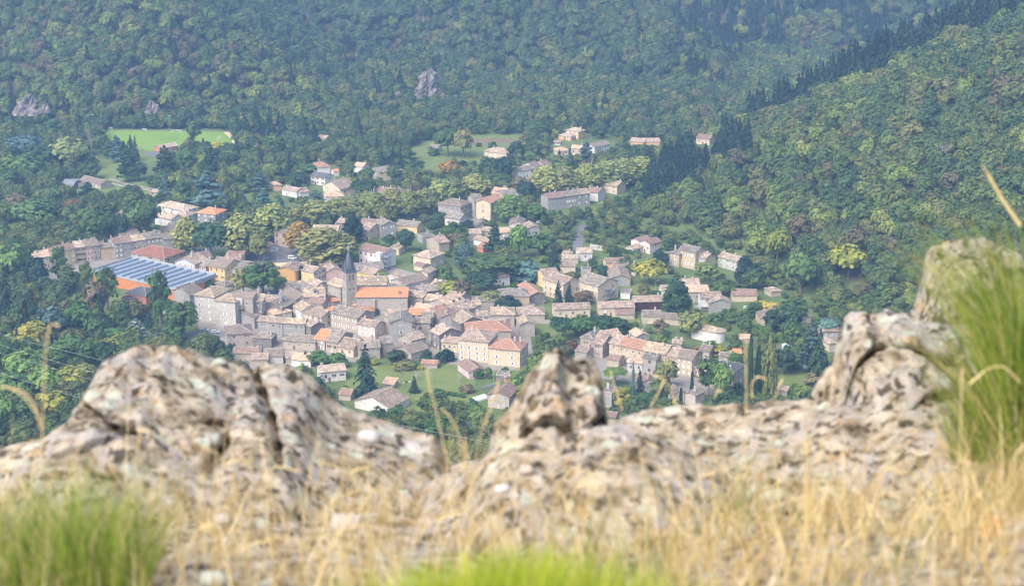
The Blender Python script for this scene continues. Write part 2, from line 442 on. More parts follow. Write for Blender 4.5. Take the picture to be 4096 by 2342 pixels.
def add_windows(root, w, d, h, win, rr, typ, s):
    if not win or win == 'n': return
    rz, x, y = root.rotation_euler[2], root.location[0], root.location[1]
    parts = win.split(','); style = parts[0]
    spec = {}
    for p in parts[1:]:
        k, v = p.split('='); spec[k] = tuple(int(q) for q in v.split('x'))
    for (ox, oy), a, L, nm in face_frames(w, d, rz, x, y):
        key = nm[0]
        if key in spec: nc, nr = spec[key]
        else:
            nc = max(1, int(L / 3.6)); nr = max(1, int((h + .6) / 2.9))
            if nm != 'front': nc = max(1, nc - 1)
            if key in ('l', 'r') and L < 5: nc = 1
        if nc == 0: continue
        ca, sa = math.cos(a), math.sin(a)
        for r in range(nr):
            z = h - (r + .5) * h / nr - .35 if nr > 1 else h * .5 - .3
            z = min(z, h - 1.75)
            last = r == nr - 1
            for c in range(nc):
                if key not in spec and rr.random() < .16: continue
                u = (c + .5) * L / nc + rr.uniform(-.25, .25)
                wh = 1.35 if h / nr > 2.3 else .85
                if nr >= 3 and r == 0: wh = .8
                ww = 1.0 if wh > 1 else .8
                loc = (ox + ca * u + sa * .012, oy + sa * u - ca * .012, max(z, .6))
                frame = 'white' if style[0] in 'wb' or rr.random() < .4 else 'stone'
                wo_ = link("window", window_mesh(ww, wh, frame), root, loc, (0, 0, a))
                if style[0] == 's' and style != 'sw': continue
                col = style[:-1] if style[-1] in 'oc' else style
                if col not in SHUT: continue
                closed = style.endswith('c') or (not style.endswith('o') and rr.random() < .4)
                if closed: link("shutter", shutter_mesh(ww, wh, col), wo_, (0, -.135, 0))
                else:
                    for sx in (-1, 1): link("shutter", shutter_mesh(ww * .5, wh, col), wo_, (sx * (ww * .75 + .02), 0, 0))
        if nm == 'front' and L > 6 and h < 8.5 and rr.random() < .8:
            u = (int(nc / 2) + (.0 if nc > 1 else .95)) * L / max(nc, 1); u = min(max(u, 1), L - 1)
            link("door", door_mesh(1.0, 2.1, rr.choice([(.2, .1, .06), (.35, .33, .3), (.12, .09, .07), (.5, .5, .48)])), root, (ox + ca * u + sa * .012, oy + sa * u - ca * .012, 0), (0, 0, a))

def house(Ax, Ay, Bx, By, d, h, typ, wall, roof, win, label, name='house', cat=None, s=None, chim=None, sky_=0, group=None):
    rr = random.Random(int(Ax * 7 + Ay * 13))
    x, y, g, w, rz = place(Ax, Ay, Bx, By, h)
    s = s or rr.uniform(.36, .43)
    root = empty(name, (x, y, g), rz); tag(root, label, cat or name.replace('_', ' '), group or 'buildings of the village')
    b = MB(); walls_into(b, typ, w, d, h, s); b.obj("wall", wall_mat(wall), root)
    b = MB(); zr = roof_into(b, typ, w, d, h, s, .45 if h > 4 else .35, seed=int(Ax))
    ro = b.obj("roof", [roof_mat(roof), plain("ridge_tiles", mx_(ROOFC[roof][2], (.5, .45, .4), .45)), plain("eave_timber", (.26, .21, .17))], root)
    add_windows(root, w, d, h, win, rr, typ, s)
    nc = chim if chim is not None else (0 if h < 4 else rr.choice([0, 1, 1, 2]))
    for k in range(nc):
        if typ == 'g': cx, cy = w/2 + rr.uniform(.5, 1.2) * rr.choice([-1, 1]), d * rr.uniform(.15, .85)
        else: cx, cy = w * rr.choice([.12, .3, .7, .88]), d/2 + rr.uniform(-1.2, 1.2)
        zz = h + s * (min(cy, d - cy) if typ != 'g' else min(cx, w - cx))
        link("chimney", chimney_mesh(rr.choice([0, 0, 1, 2])), ro, (cx, cy, zz))
    for k in range(sky_):
        u = w * (k + .7) / (sky_ + .4); v = d * .28; z = h + s * v + .16
        q = MB(); q.box(-.55, -.45, 0, .55, .45, .09); q.box(-.45, -.35, .0901, .45, .35, .1, 1)
        q.obj("skylight", [plain("skylight_frame", (.45, .45, .45)), plain("skylight_glass", (.55, .62, .70), .2, .5)], ro, (u, v, z), (math.atan(s), 0, 0))
    register(root, w, d, zr)
    return root, w, d, zr
# ---------------------------------------------------------------- the houses: eave ends in the picture (A left, B right), depth, eave height, roof form, wall, roof, windows, label
H = house
HL = [
# far upper left, by the pitch
(645,594,712,582,9,3,'r','salmon','pinktan','s','low salmon clubhouse with pale tiled roof beside the football pitch'),
(318,716,402,737,9,3.5,'r','beige','brown','s','low farmhouse with long brown roof left of the paddock'),
(262,722,316,735,7,3,'f','cream','grey','n','flat roofed cream annexe between farmhouse and round roofed barn'),
(597,766,645,771,9,3,'h','beige','pinktan','s','pale roofed bungalow half hidden by the grey cedars'),
(626,820,735,843,12,6,'h','white','pinktan','s','white two storey house with mottled hipped roof beside the orange hipped roof'),
(783,850,861,858,13,6,'h','grey','orange','wc','grey house with large orange hipped roof left of the plane trees'),
(697,857,747,864,10,6,'h','grey','pinktan','wc','grey house wedged between white house and orange hipped roof'),
(618,864,686,877,10,5,'r','white','pinktan','wc','white walled house below the hipped white house'),
(640,911,687,918,14,4,'g','cream','pinktan','s','small cream gabled house with orange verge above the terrace row'),
(469,852,505,862,8,4,'r','white','pink','s','small white house glimpsed between two big green trees'),
(482,941,555,931,13,6,'r','grey','brown','n','large grey barn with brown roof behind the left terrace row'),
# terrace row on the left
(152,1030,203,1022,11,8,'r','cream','salmon','sc','cream end house with bright salmon roof at the far left of the row'),
(203,1018,233,1009,10,8,'r','cream','pink','wc','narrow cream house second in the left terrace row'),
(233,1008,301,991,11,9,'r','yellow','redbrown','wc','yellow terrace house with red brown roof'),
(302,990,343,985,11,9,'r','beige','pinktan','dr,f=3x3','beige terrace house with dark shutters between yellow and pink ones'),
(344,985,373,981,11,9,'r','pink','brown','s,f=2x3','pink terrace house in the left row'),
(374,981,399,977,11,9,'r','stone','brown','s,f=2x3','grey stone house ending the first half of the left terrace'),
(402,991,456,986,8,7,'r','tan','greybrown','n','set back tan house with open shaded front in the left terrace'),
(457,975,491,970,11,9,'r','grey','redbrown','wc,f=2x3','grey terrace house with four white closed shutters'),
(492,970,528,965,11,9,'r','grey','redbrown','s,f=2x3','plain grey terrace house right of the white shuttered one'),
(529,964,585,956,11,9,'r','beige','tan','s,f=3x3','beige terrace house with pale tan roof'),
(586,956,652,946,11,9,'r','stone','greybrown','wc,f=4x2','grey stone terrace house with grey brown roof left of the dark plane tree'),
(653,956,720,949,10,8,'r','grey','greybrown','s,f=3x2','grey terrace house partly behind the yellowing plane trees'),
(523,1009,658,1032,17,7,'h','beige','red','dr','big house with broad red hipped roof behind the factory'),
(538,1047,605,1038,9,4,'r','grey','red','n','small grey shed house with dark red roof against the factory wall'),
(699,1044,779,1056,12,7.5,'g','cream','pinktan','w','cream gabled house with mottled pink roof and blue grey attic behind the factory'),
(776,1040,850,1030,12,6,'r','beige','redbrown','s','red brown roofed house in front of the dark plane tree'),
(771,1058,823,1067,12,6,'r','pink','greybrown','w','low pink house with dark mottled roof behind the factory'),
(835,1062,898,1073,16,7.5,'r','yellow','brown','br,f=3x2','yellow house with brown roof and brown shutters behind the factory'),
(911,1071,985,1080,14,6,'r','white','greybrown','w','white house with grey brown roof right of the yellow house'),
(893,1036,958,1041,8,4,'m','cream','redbrown','n','low cream outbuilding between yellow house and parked white van'),
(860,1133,898,1144,8,4,'h','cream','brown','bl,r=2x1,f=1x1','small cream house with blue shutters beside the big green tree'),
(758,1180,815,1165,14,6,'r','grey','brown','n','brown roofed barn between factory and castle'),
# castle and around
(777,1178,856,1188,16,14,'h','palestone','tan','w,f=2x4','left wing of the stone castle under a tan hipped roof'),
(857,1199,940,1209,12,14,'h','palestone','tan','w,f=1x3','middle wing of the stone castle with a row of stacked windows'),
(1012,1205,1047,1207,6,12,'m','stone','tan','w,f=1x3','narrow stone bay with tall windows at the right of the castle'),
(1055,1209,1124,1206,12,9,'h','palestone','tan','n','low castle wing with tan hipped roof between the two turrets'),
(1128,1167,1183,1198,9,7,'r','stone','brown','wc,f=3x1','stone house with brown roof behind the right turret'),
(1215,1186,1300,1182,13,9,'r','stone','tan','n','old house with large pale tan roof and dormer left of the church'),
(1232,1206,1287,1215,8,8,'r','stone','redbrown','n','red brown roofed house left of the bell tower'),
(1202,1245,1286,1267,10,6,'r','cream','pink','s','cream house with pink roof and skylight below the bell tower'),
(1172,1222,1203,1243,10,7,'r','white','tan','s','white walled house with faded tan roof left of the skylight house'),
(1030,1281,1129,1291,7,8.5,'r','grey','pink','s,f=4x2','left house of the long grey terrace below the castle'),
(1130,1290,1218,1294,7,8.5,'r','grey','tan','s,f=4x2','middle house of the long grey terrace below the castle'),
(1219,1295,1243,1306,8,8,'r','darkstone','pink','n','dark stone end of the terrace below the castle'),
(1060,1240,1100,1257,10,6,'h','cream','salmon','wc,f=1x1','small house with bright salmon hipped roof below the castle'),
(1124,1232,1178,1208,6,8,'m','darkstone','greybrown','n','dark stone shed house behind the salmon hipped roof'),
(906,1336,1010,1329,13,7,'h','stone','brown','br,f=2x2,l=2x2','square stone house with broad brown hipped roof in front of the castle'),
(1011,1347,1085,1352,8,5,'h','darkstone','greybrown','s,f=2x1','dark stone barn with hipped roof right of the square stone house'),
(1133,1359,1261,1367,8.5,4.5,'r','beige','greybrown','s,f=3x1','long low beige house with mottled roof left of the orange roof'),
(1254,1353,1299,1361,15,5.5,'r','stone','orange','w,f=2x2','stone house with bright orange roof in the lower village'),
(1303,1363,1350,1370,15,5.5,'r','beige','greybrown','dr,f=2x1','beige house with grey brown roof right of the bright orange roof'),
(1352,1384,1413,1394,13,4.5,'r','cream','pink','s,f=2x1','cream house with large pink brown roof behind the tall fir'),
(1457,1371,1500,1366,8,5,'r','stone','pinktan','n','small pink tiled house between cream house and dark gable house'),
(1437,1393,1520,1387,9,6,'r','stone','greybrown','n','brown roofed house just behind the tall fir'),
(1530,1374,1573,1368,9,6,'r','beige','grey','n','grey mottled roof at the foot of the dark gable house'),
(1322,1250,1429,1273,13,7.5,'r','beige','greybrown','wo,f=4x2,r=0x0','beige two storey house with white framed windows and three skylights'),
(1430,1295,1499,1307,9,6,'r','palepink','pink','wc,f=3x2','pale pink house right of the beige house with white frames'),
(1557,1290,1648,1288,13,10.5,'g','grey','grey','lb,f=1x3,l=1x3','tall grey gable house with pale blue shutters'),
(1537,1262,1600,1268,10,9,'r','beige','pink','n','pink brown roof behind the tall grey gable house'),
(1635,1257,1692,1258,9,6,'r','cream','orange','r,f=2x2','narrow cream house with orange roof and red shutters'),
(1650,1236,1716,1246,10,7,'r','beige','salmon','n','faded salmon roof behind the narrow orange roofed house'),
(1691,1269,1733,1267,8,6,'r','stone','greybrown','s,f=2x2','stone house right of the narrow orange roofed house'),
# around the church
(1306,1207,1359,1200,8,5,'h','stone','orange','n','red orange roofed annexe against the left side of the bell tower'),
(1300,1235,1331,1242,6,4.5,'h','stone','orange','n','tiny orange roofed house below the bell tower'),
(1310,1133,1362,1150,10,8,'r','stone','tan','n','stone house with tan roof behind the bell tower'),
(1222,1130,1262,1146,9,7,'r','stone','pinktan','s','house with stone gable and chimney left of the bell tower'),
(1157,1155,1200,1149,10,6,'r','stone','grey','n','grey roof with pale zinc edges left of the church'),
(1112,1150,1140,1156,8,5,'r','cream','pink','n','small cream house beside the big green tree'),
(1106,1076,1181,1085,12,6,'g','ochre','pink','n','ochre gabled barn beside the sandy square'),
(1204,1079,1254,1089,10,6,'r','yellow','pink','bl,r=3x2,f=0x0','cream yellow house with blue shutters beside the sandy square'),
(1308,1084,1366,1078,15,5,'g','pink','pink','n','pink gabled house left of the spire'),
(1436,996,1532,1017,11,8.5,'r','white','redbrown','rc,f=5x2,r=0x0','long white building with dark red shutters right of the spire'),
(1425,1079,1533,1071,11,5,'r','beige','grey','n','low house with grey mottled roof in front of the white shuttered building'),
(1429,1086,1493,1100,10,4,'r','brightyellow','pink','g,f=2x1','bright yellow house behind the church nave'),
(1585,1111,1625,1101,8,5,'r','palepink','pinktan','n','small pink tiled house behind the church'),
(1425,1138,1545,1138,13,9,'r','stone','tan','n','long tan roof with two skylights directly behind the nave','house',None,None,1,2),
(1618,1139,1712,1116,12,6,'r','palepink','brown','n','big plain brown roof right behind the nave'),
(1671,1087,1711,1093,9,7,'g','cream','pink','s','tall narrow cream house right of the round green tree'),
(1733,1104,1764,1086,8,4,'r','beige','pink','n','low pink roof beside the tall narrow cream house'),
(1653,1019,1722,1032,13,6.5,'h','cream','pinktan','wc,f=2x1','cream villa with pyramid roof right of the church'),
(1655,1058,1690,1066,6,3,'r','cream','redbrown','n','little red brown roof in front of the cream pyramid villa'),
(1757,972,1797,965,14,6,'r','beige','pink','n','rough rendered barn with pink brown roof above the cream villa'),
(1556,990,1596,994,13,4,'g','cream','tan','n','small cream gabled house behind the white shuttered building'),
(1096,924,1172,938,12,8.5,'r','beige','greybrown','r,f=3x2','beige town house with red shutters on the square'),
(1078,989,1117,983,7,3,'g','white','redbrown','s','white kiosk with brown roof on the square'),
(1250,925,1350,926,12,7,'r','beige','pinktan','n','long mottled roof behind the orange tree'),
(1440,916,1474,922,13,6,'r','cream','pink','s,f=1x2','cream house with plain side wall right of the dark cone tree'),
(1440,893,1522,899,10,7,'r','cream','redbrown','n','red brown roof below the plane tree row'),
(1525,901,1583,894,10,8,'g','grey','greybrown','w','grey house with outside staircase below the plane trees'),
(1585,897,1668,906,9,4.5,'r','yellow','grey','n','low yellow house with grey roof right of the staircase house'),
(1690,948,1736,942,8,4,'f','grey','grey','n','flat roofed grey garage in the gardens'),
(1347,888,1378,892,8,5,'r','grey','pink','n','small pink roof behind the dark cone tree'),
# upper middle
(1242,703,1300,711,10,5.5,'r','white','slate','br','white house with dark slate roof and brown door'),
(1275,669,1321,665,14,5,'h','white','rust','n','white house with red hipped roof and white chimneys'),
(1335,687,1357,685,6,3,'r','white','orange','n','tiny orange roofed shed right of the red hipped roof'),
(1415,664,1450,668,9,4,'r','white','salmon','n','pale roofed house left of the grey hipped villa'),
(1515,689,1612,679,12,6,'h','cream','grey','s','cream villa with dark grey hipped roof behind a round tree'),
(1291,738,1362,757,13,4.5,'g','cream','pink','s,f=2x2','cream gabled house with brown roof in the upper gardens'),
(1095,741,1125,738,9,4,'h','peach','salmon','n','small peach house with salmon hipped roof'),
(1012,745,1050,747,8,3.5,'r','cream','salmon','n','cream bungalow with salmon roof behind the cedars'),
(1128,756,1186,767,8,4,'r','white','pinktan','s','long white bungalow below the round dark tree'),
(1199,770,1236,764,8,3.5,'r','white','pink','n','small garage wing right of the white bungalow'),
(1300,787,1376,784,10,4,'h','white','salmon','n','white house with wide salmon roof above the plane trees'),
(1302,817,1344,820,7,3,'r','grey','brown','n','brown roofed shed below the wide salmon roof'),
(1501,764,1566,773,10,5,'r','white','redbrown','n','white house with red brown roof behind the plane row'),
(1577,770,1610,768,8,4,'r','white','redbrown','n','low wing right of the white house behind the plane row'),
(1675,778,1713,776,8,4,'r','beige','pink','n','small house half hidden behind the plane row'),
(1937,603,2025,614,11,4.5,'h','cream','pinktan','wc','cream bungalow with pale hipped roof on the meadow edge'),
(2079,684,2137,675,9,6,'r','white','greybrown','s','white house with grey roof lowest of the stepped row'),
(2142,668,2167,661,12,6,'r','white','brown','s','middle white house of the stepped row'),
(2180,663,2206,658,12,6,'r','white','redbrown','s','upper right white house of the stepped row'),
(2108,722,2140,724,9,4,'r','beige','redbrown','n','small red brown roof left of the paired plane trees'),
(2264,520,2314,527,9,6,'h','peach','pinktan','wc','peach two storey villa with hipped roof at the forest edge'),
(2234,541,2284,547,9,3.2,'h','peach','pinktan','w','low wing with arched openings in front of the peach villa'),
(2215,566,2240,569,3.5,2.4,'r','white','pink','br,f=2x1','tiny white garden cabin with orange brown doors','cabin'),
(2229,604,2276,601,9,3.5,'h','cream','salmon','dr','cream bungalow with bright peach roof left of the pointed fir'),
(2284,592,2326,595,8,5,'r','cream','salmon','dr','cream house with peach roof between fir and blue cedar'),
(2378,589,2440,575,9,4.5,'r','white','brown','s','white house with brown roof right of the blue cedar'),
(2520,564,2575,569,9,3,'r','peach','pinktan','n','low peach bungalow on the upper slope, left of a pair'),
(2580,567,2640,566,9,3,'r','peach','pinktan','n','low peach bungalow on the upper slope, right of a pair'),
(2785,551,2838,557,10,4.5,'r','cream','redbrown','s','cream house alone above the dark conifers'),
(1269,552,1304,554,8,3,'r','cream','salmon','n','small pale house among trees above the village'),
(1715,590,1750,593,8,3,'r','white','grey','n','white shed roof by the bare walnut trees'),
(2397,734,2468,745,11,5.5,'r','cream','tan','s','cream house with speckled tan roof below the last plane trees'),
(2193,793,2226,789,10,8,'r','grey','redbrown','n','first house at the left end of the upper grey terrace'),
(2227,789,2262,784,10,8,'r','grey','redbrown','n','second house of the upper grey terrace with red brown roof'),
(2263,784,2303,779,10,8,'r','grey','grey','w,f=4x1','upper terrace house with grey roof and open shutters'),
(2304,779,2331,775,10,8,'r','grey','pink','wc','narrow upper terrace house with pink brown roof'),
(2332,775,2360,771,10,8,'r','grey','pinktan','wc','right end house of the upper grey terrace'),
(2345,764,2392,770,10,6,'r','white','redbrown','n','white house with red brown roof behind the upper terrace'),
# hotel group
(1752,813,1842,826,13,9,'h','grey','brown','br,f=4x2,r=3x2','large grey house with half hipped brown roof and brown shutters'),
(1898,806,1934,803,14,11,'r','grey','greybrown','s','grey house squeezed between hipped house and tall red roof'),
(1962,812,2007,792,10,12,'r','cream','rust','s,f=3x4,l=1x3','tallest cream house with red roof in the upper village'),
(1965,772,2018,777,12,8,'r','beige','salmon','n','house with salmon roof behind the tall red roofed house'),
(2019,787,2074,781,14,8,'r','beige','grey','s','grey roofed house right of the tall red roofed house'),
(1779,868,1837,877,10,7,'r','palepink','grey','br,f=1x1,r=2x1','pale pink house with grey roof below the half hipped house'),
(1855,900,1891,912,8,3,'m','beige','grey','n','low lean-to roof right of the pale pink house'),
(1878,935,1925,934,9,4,'r','beige','pinktan','n','low mottled pink roof by the lane'),
(1928,923,1976,925,8,4,'r','beige','tan','n','low speckled tan roof left of the pointed conifer'),
(1999,929,2100,928,9,5,'r','stone','salmon','w,f=3x1','long low stone house with pale salmon roof'),
(2110,913,2159,910,11,7,'g','grey','pink','n','grey gabled house right of the pale salmon roof'),
(2036,896,2097,897,14,5,'g','palepink','greybrown','n','house with brown double roof behind the pale salmon roof'),
(1894,955,1950,966,7,3.5,'r','white','tan','n','white cottage with tan roof left of the pointed conifer'),
(1908,985,1932,992,6,3,'m','salmon','rust','n','small salmon shed in the gardens'),
(1987,1110,2039,1104,11,5,'h','white','pink','s','white house with pink brown hipped roof on the lawn'),
# right of the church
(2121,1181,2180,1175,20,5.5,'g','darkstone','rust','n','dark stone barn with long red roof'),
(1990,1183,2118,1184,12,5.5,'h','tan','grey','n','tan house with long grey roof beside the dark stone barn'),
(1890,1204,1979,1202,7,4,'r','stone','greybrown','n','low brown roof behind the small garden trees'),
(1796,1227,1865,1201,14,7,'r','stone','salmon','n','house with pale salmon roof and dormers right of the church'),
(1755,1250,1797,1236,9,7,'r','stone','rust','n','patched orange and brown roof right of the church'),
(1758,1270,1821,1269,12,8,'g','grey','redbrown','n','grey blank gable with red brown roof right of the church'),
(1830,1246,1905,1226,12,7,'r','stone','pink','n','pink roof with two small skylights right of the church','house',None,None,1,2),
(1825,1275,1890,1256,10,8,'r','stone','brown','n','brown roof with chimney in the dense right quarter'),
(1843,1294,1936,1280,12,8,'g','darkstone','pinktan','n','dark stone gable with pink tan roof in the right quarter'),
(1964,1257,2058,1257,12,6.5,'h','stone','tan','br,f=2x1','stone house with tan hipped roof and brown shutters'),
(2070,1258,2179,1257,12,3.5,'h','beige','pink','n','bungalow with pink brown hipped roof below the lawn'),
(2080,1297,2139,1294,11,6.5,'g','stone','tan','n','stone gabled house with curved tan roof by a small lawn'),
(1937,1301,2020,1299,8,7,'r','stone','pinktan','n','pink tiled roof strip above the orange brown hipped roof'),
(1866,1326,2045,1321,14,8.5,'h','beige','rust','n','long orange brown hipped roof behind the cream manor'),
(1832,1356,1953,1367,16,10.5,'h','cream','pink','wo,f=4x4','left block of the big cream manor with white shutters'),
(1954,1389,2080,1401,14,8.5,'h','cream','rust','wo,f=2x3,r=2x3','right block of the big cream manor with orange brown roof'),
(1766,1365,1830,1371,8,5,'r','cream','pink','s,f=3x1','low cream annexe at the left of the manor'),
(1722,1321,1757,1339,12,8,'r','darkstone','pinktan','s,r=2x2,f=1x2','tall dark stone house left of the manor'),
(1607,1322,1660,1328,8,5,'r','palestone','tan','n','pale house with tan roof between gable house and dark stone house'),
(1594,1344,1647,1362,9,6,'g','stone','pinktan','rc,f=1x1','little stone gable house with one red shutter'),
(1645,1412,1717,1389,11,6.5,'r','stone','brown','s,f=2x1','large stone barn with striped brown roof above the garden'),
(1618,1442,1644,1434,8,3,'r','cream','brown','s,f=1x1','small cream lean house in front of the striped roof barn'),
(1757,1330,1800,1319,8,6,'r','stone','pinktan','n','small stone house with tan roof behind the manor annexe'),
(1685,1452,1748,1455,5,2.4,'r','stone','rust','n','low rust roofed shed by the garden wall','shed'),
(1877,1489,1945,1479,14,3.5,'g','lilac','redbrown','w','pink bungalow with red brown roof below the manor'),
(1984,1500,2026,1503,7,3,'f','darkstone','grey','n','dark open shed right of the pink bungalow','shed'),
(2022,1508,2045,1504,5,2.6,'r','peach','pink','n','little peach shed beside the dark open shed','shed'),
(1951,1576,2036,1587,12,6,'g','beige','redbrown','b,f=2x2','beige gabled house with light blue shutters near the rock pillar'),
(1418,1600,1560,1631,15,3.5,'g','white','pink','n','wide white house with long brown roof below the tall fir'),
(1284,1488,1383,1478,9,5,'r','white','pinktan','dr,f=3x1','long white house with pink tan roof beside the left rock'),
(1355,1574,1402,1579,7,2.8,'r','beige','redbrown','n','open barn with brown roof left of the tall fir','barn'),
(1530,1532,1575,1538,4.5,2,'m','stone','salmon','n','low goat shed with pale sheet roof in the paddock','shed'),
# front row peeping over the left rock
(930,1411,1040,1413,8,4,'r','beige','redbrown','n','long red brown roof just above the left rock'),
(1073,1423,1132,1422,9,4,'r','palestone','brown','n','stone cottage with brown roof just above the left rock'),
(1005,1437,1070,1436,8,3.5,'r','beige','pink','n','pink roof half hidden by the left rock'),
(1143,1432,1187,1430,8,3.5,'r','beige','pink','n','flat pink roof between cottage and salmon roof'),
(1165,1436,1242,1442,9,3.5,'r','white','salmon','n','salmon roof above the left rock, nearest the big bushes'),
# right: villas, flats and terraces
(2524,958,2559,966,10,6,'g','palepink','redbrown','s,f=1x1','left gable of the pale pink double villa'),
(2560,966,2600,976,10,6,'g','palepink','redbrown','s,f=2x1','right gable of the pale pink double villa'),
(2499,988,2537,997,8,3.4,'g','palepink','pinktan','dr,f=1x1','low pink annexe in front of the double villa'),
(2314,1011,2369,1009,9,5,'r','white','pinktan','s,f=1x1','grey white house with mottled roof above the flats'),
(2252,1034,2313,1033,6,3,'r','cream','pinktan','n','low middle wing left of the grey white house'),
(2240,1064,2302,1064,9,4,'r','cream','pink','n','brown roofed wing nearest the tall dark conifer'),
(2247,1018,2284,1021,7,4,'r','cream','pink','n','upper wing left of the grey white house'),
(2427,1051,2497,1047,8,4.5,'r','yellow','redbrown','g,l=1x2,f=0x0','yellow house with dark red brown roof and mint shutters'),
(2457,1067,2518,1064,8,4,'r','peach','brown','wc,f=3x1','orange rendered house with brown roof, left half'),
(2519,1064,2557,1073,8,4,'r','peach','brown','w,f=2x1','orange rendered house with brown roof, right half'),
(2440,1113,2522,1112,18,4.5,'g','grey','pink','n','grey gabled hall with pink roof and red creeper'),
(2172,1114,2254,1138,13,9,'r','cream','pink','s,f=4x3','left cream block of flats behind twin spruces'),
(2310,1120,2392,1145,15,9,'r','cream','greybrown','s,f=6x3,r=2x2','right block of flats with stained grey gable and outside stair'),
(2326,1080,2364,1080,6,12,'f','grey','grey','n','square grey lift tower between the two blocks of flats','tower'),
(2180,1105,2240,1097,12,7,'r','yellow','pink','n','yellow house with pink roof behind the left flats'),
(2218,1237,2361,1232,9,5,'r','cream','pink','s,f=3x1','left cream terrace house with plain brown roof'),
(2397,1230,2537,1226,9,5,'r','cream','pink','wc,f=3x1','middle cream terrace house with plain brown roof'),
(2539,1207,2653,1203,9,5,'r','tan','pink','n','right terrace house with red creeper on its wall'),
(2647,1161,2682,1160,8,3,'r','white','pinktan','n','small white garage left of the tall egg shaped tree'),
(2482,1172,2520,1174,8,3,'f','white','grey','n','flat roofed white garage beside the flats'),
(2679,1008,2716,1016,9,8,'h','tanstone','grey','w,f=1x3','left wing of the tan stone farmhouse under the wood'),
(2714,996,2782,1010,10,10,'r','tanstone','grey','w,f=3x2','tall middle part of the tan stone farmhouse'),
(2784,1024,2822,1033,9,7,'r','tanstone','pink','b,f=2x2','right wing of the tan stone farmhouse'),
(2872,1024,2947,1044,8,6,'r','palestone','pinktan','g,f=3x2','pale farmhouse with green shutters at the wood edge'),
(2722,1139,2798,1138,10,5,'r','beige','pinktan','n','upper pale mottled roof right of the egg shaped tree'),
(2742,1166,2834,1165,10,6,'r','beige','salmon','s,f=3x1','beige house with large pale salmon roof right of the egg shaped tree'),
(2806,1191,2886,1189,9,7,'r','white','pink','s,l=2x2','white house with long white balcony'),
(2840,1211,2923,1209,9,6,'g','grey','pink','n','grey blank gabled house in front of the balcony house'),
(2931,1181,3029,1180,9,3.5,'r','cream','redbrown','n','long low cream house with red brown roof on the right'),
(3085,1166,3125,1161,7,3,'h','beige','pink','n','tiny pink roofed hut at the foot of the wood'),
(3041,1271,3113,1269,10,4,'h','cream','brown','s,f=1x1','cream house with steep brown hipped roof on the right','house',None,.55),
(3100,1258,3134,1254,10,4.5,'h','cream','redbrown','n','back wing of the steep hipped house','house',None,.5),
(3175,1266,3245,1263,9,3.5,'h','beige','pink','n','pink roofs glimpsed between garden trees on the far right'),
(3290,1324,3358,1322,9,5,'r','beige','pink','b,f=2x1','beige house with blue windows beside the right rock'),
(3318,1373,3346,1369,9,4.5,'h','cream','pink','n','cream house corner showing left of the right rock'),
(2965,1354,3005,1353,6,2.5,'r','beige','salmon','n','small salmon roofed barn right of the white chapel'),
(2571,1264,2645,1264,9,4,'r','cream','greybrown','n','yellow cream house with grey roof below the right terrace'),
(2648,1270,2722,1276,8,3.5,'r','beige','brown','n','brown lean roof right of the yellow cream house'),
(2463,1256,2538,1257,6,2.6,'m','beige','redbrown','n','low brown roofed carport below the middle terrace'),
(2544,1346,2598,1340,9,4,'g','grey','salmon','s','grey house with pale salmon roof above the stone row'),
(2322,1347,2370,1355,12,5,'h','stone','grey','br,f=1x1','stone house with grey hipped roof at the left of the stone row'),
(2420,1348,2485,1338,9,5,'r','stone','tan','n','tan roofed house behind the left of the stone row'),
(2369,1371,2411,1378,9,7,'m','stone','pink','br,f=1x2','stone house with pink single slope roof and dark side wall'),
(2300,1401,2345,1410,8,4,'r','stone','brown','n','brown roof beside the rock pillar'),
(2437,1369,2473,1377,12,8.5,'r','tanstone','pink','s,f=1x2','first house of the long stone row, pink brown roof'),
(2474,1377,2569,1399,12,8.5,'r','tanstone','rust','s,f=4x2','red roofed part of the long stone row'),
(2570,1399,2662,1415,12,9,'r','tanstone','tan','br,f=3x3','tan roofed part of the long stone row'),
(2665,1419,2705,1427,12,8.5,'r','tanstone','pinktan','br,f=2x3','narrow pink tan roofed part of the long stone row'),
(2706,1427,2768,1438,12,8.5,'r','tanstone','brown','wc,f=3x3','brown roofed right end of the long stone row'),
(2430,1434,2475,1441,7,4,'r','beige','redbrown','n','brown roof in front of the red roofed stone house'),
(2509,1447,2570,1453,8,5,'r','palestone','tan','s,f=2x1','pale stone house with tan roof in front of the stone row'),
(2572,1428,2625,1435,7,8,'m','grey','grey','dr,f=1x2','plain grey block house in front of the stone row',None,None,.05),
(2770,1457,2803,1465,9,5,'r','pink','brown','w,f=1x2','salmon pink house right of the stone row'),
(2804,1465,2840,1474,9,5,'r','cream','pink','n','cream house between pink house and grey hipped roof'),
(2841,1475,2934,1491,13,9,'h','tanstone','slate','w,f=3x2,r=2x2','big stone house with dark grey hipped roof and dormer','house',None,None,0,2),
(2795,1397,2838,1404,8,4,'r','stone','brown','n','stone barn with plain brown roof below the chapel'),
(2688,1370,2726,1374,5,4,'r','stone','pinktan','n','tiny stone house with pink roof left of the chapel bushes'),
(2875,1421,2925,1426,5,4,'r','stone','greybrown','n','small ruined stone hut below the chapel','hut'),
(2934,1417,2967,1417,4,2.5,'m','palestone','orange','n','little hut with flat orange roof below the chapel','hut'),
(2555,1531,2626,1526,9,5,'g','palepink','redbrown','g,f=1x1','pale pink gabled house below the stone row'),
(2405,1563,2447,1573,8,7,'f','grey','grey','n','tall grey blank wall right of the rock pillar','building'),
(2700,1571,2739,1567,8,5,'g','palepink','grey','n','left of two small beige gables above the rock ridge'),
(2741,1571,2782,1581,8,5,'g','palepink','grey','n','right of two small beige gables above the rock ridge'),
(2425,1664,2462,1668,6,3,'r','beige','redbrown','n','roof corner peeping over the low rock ridge'),
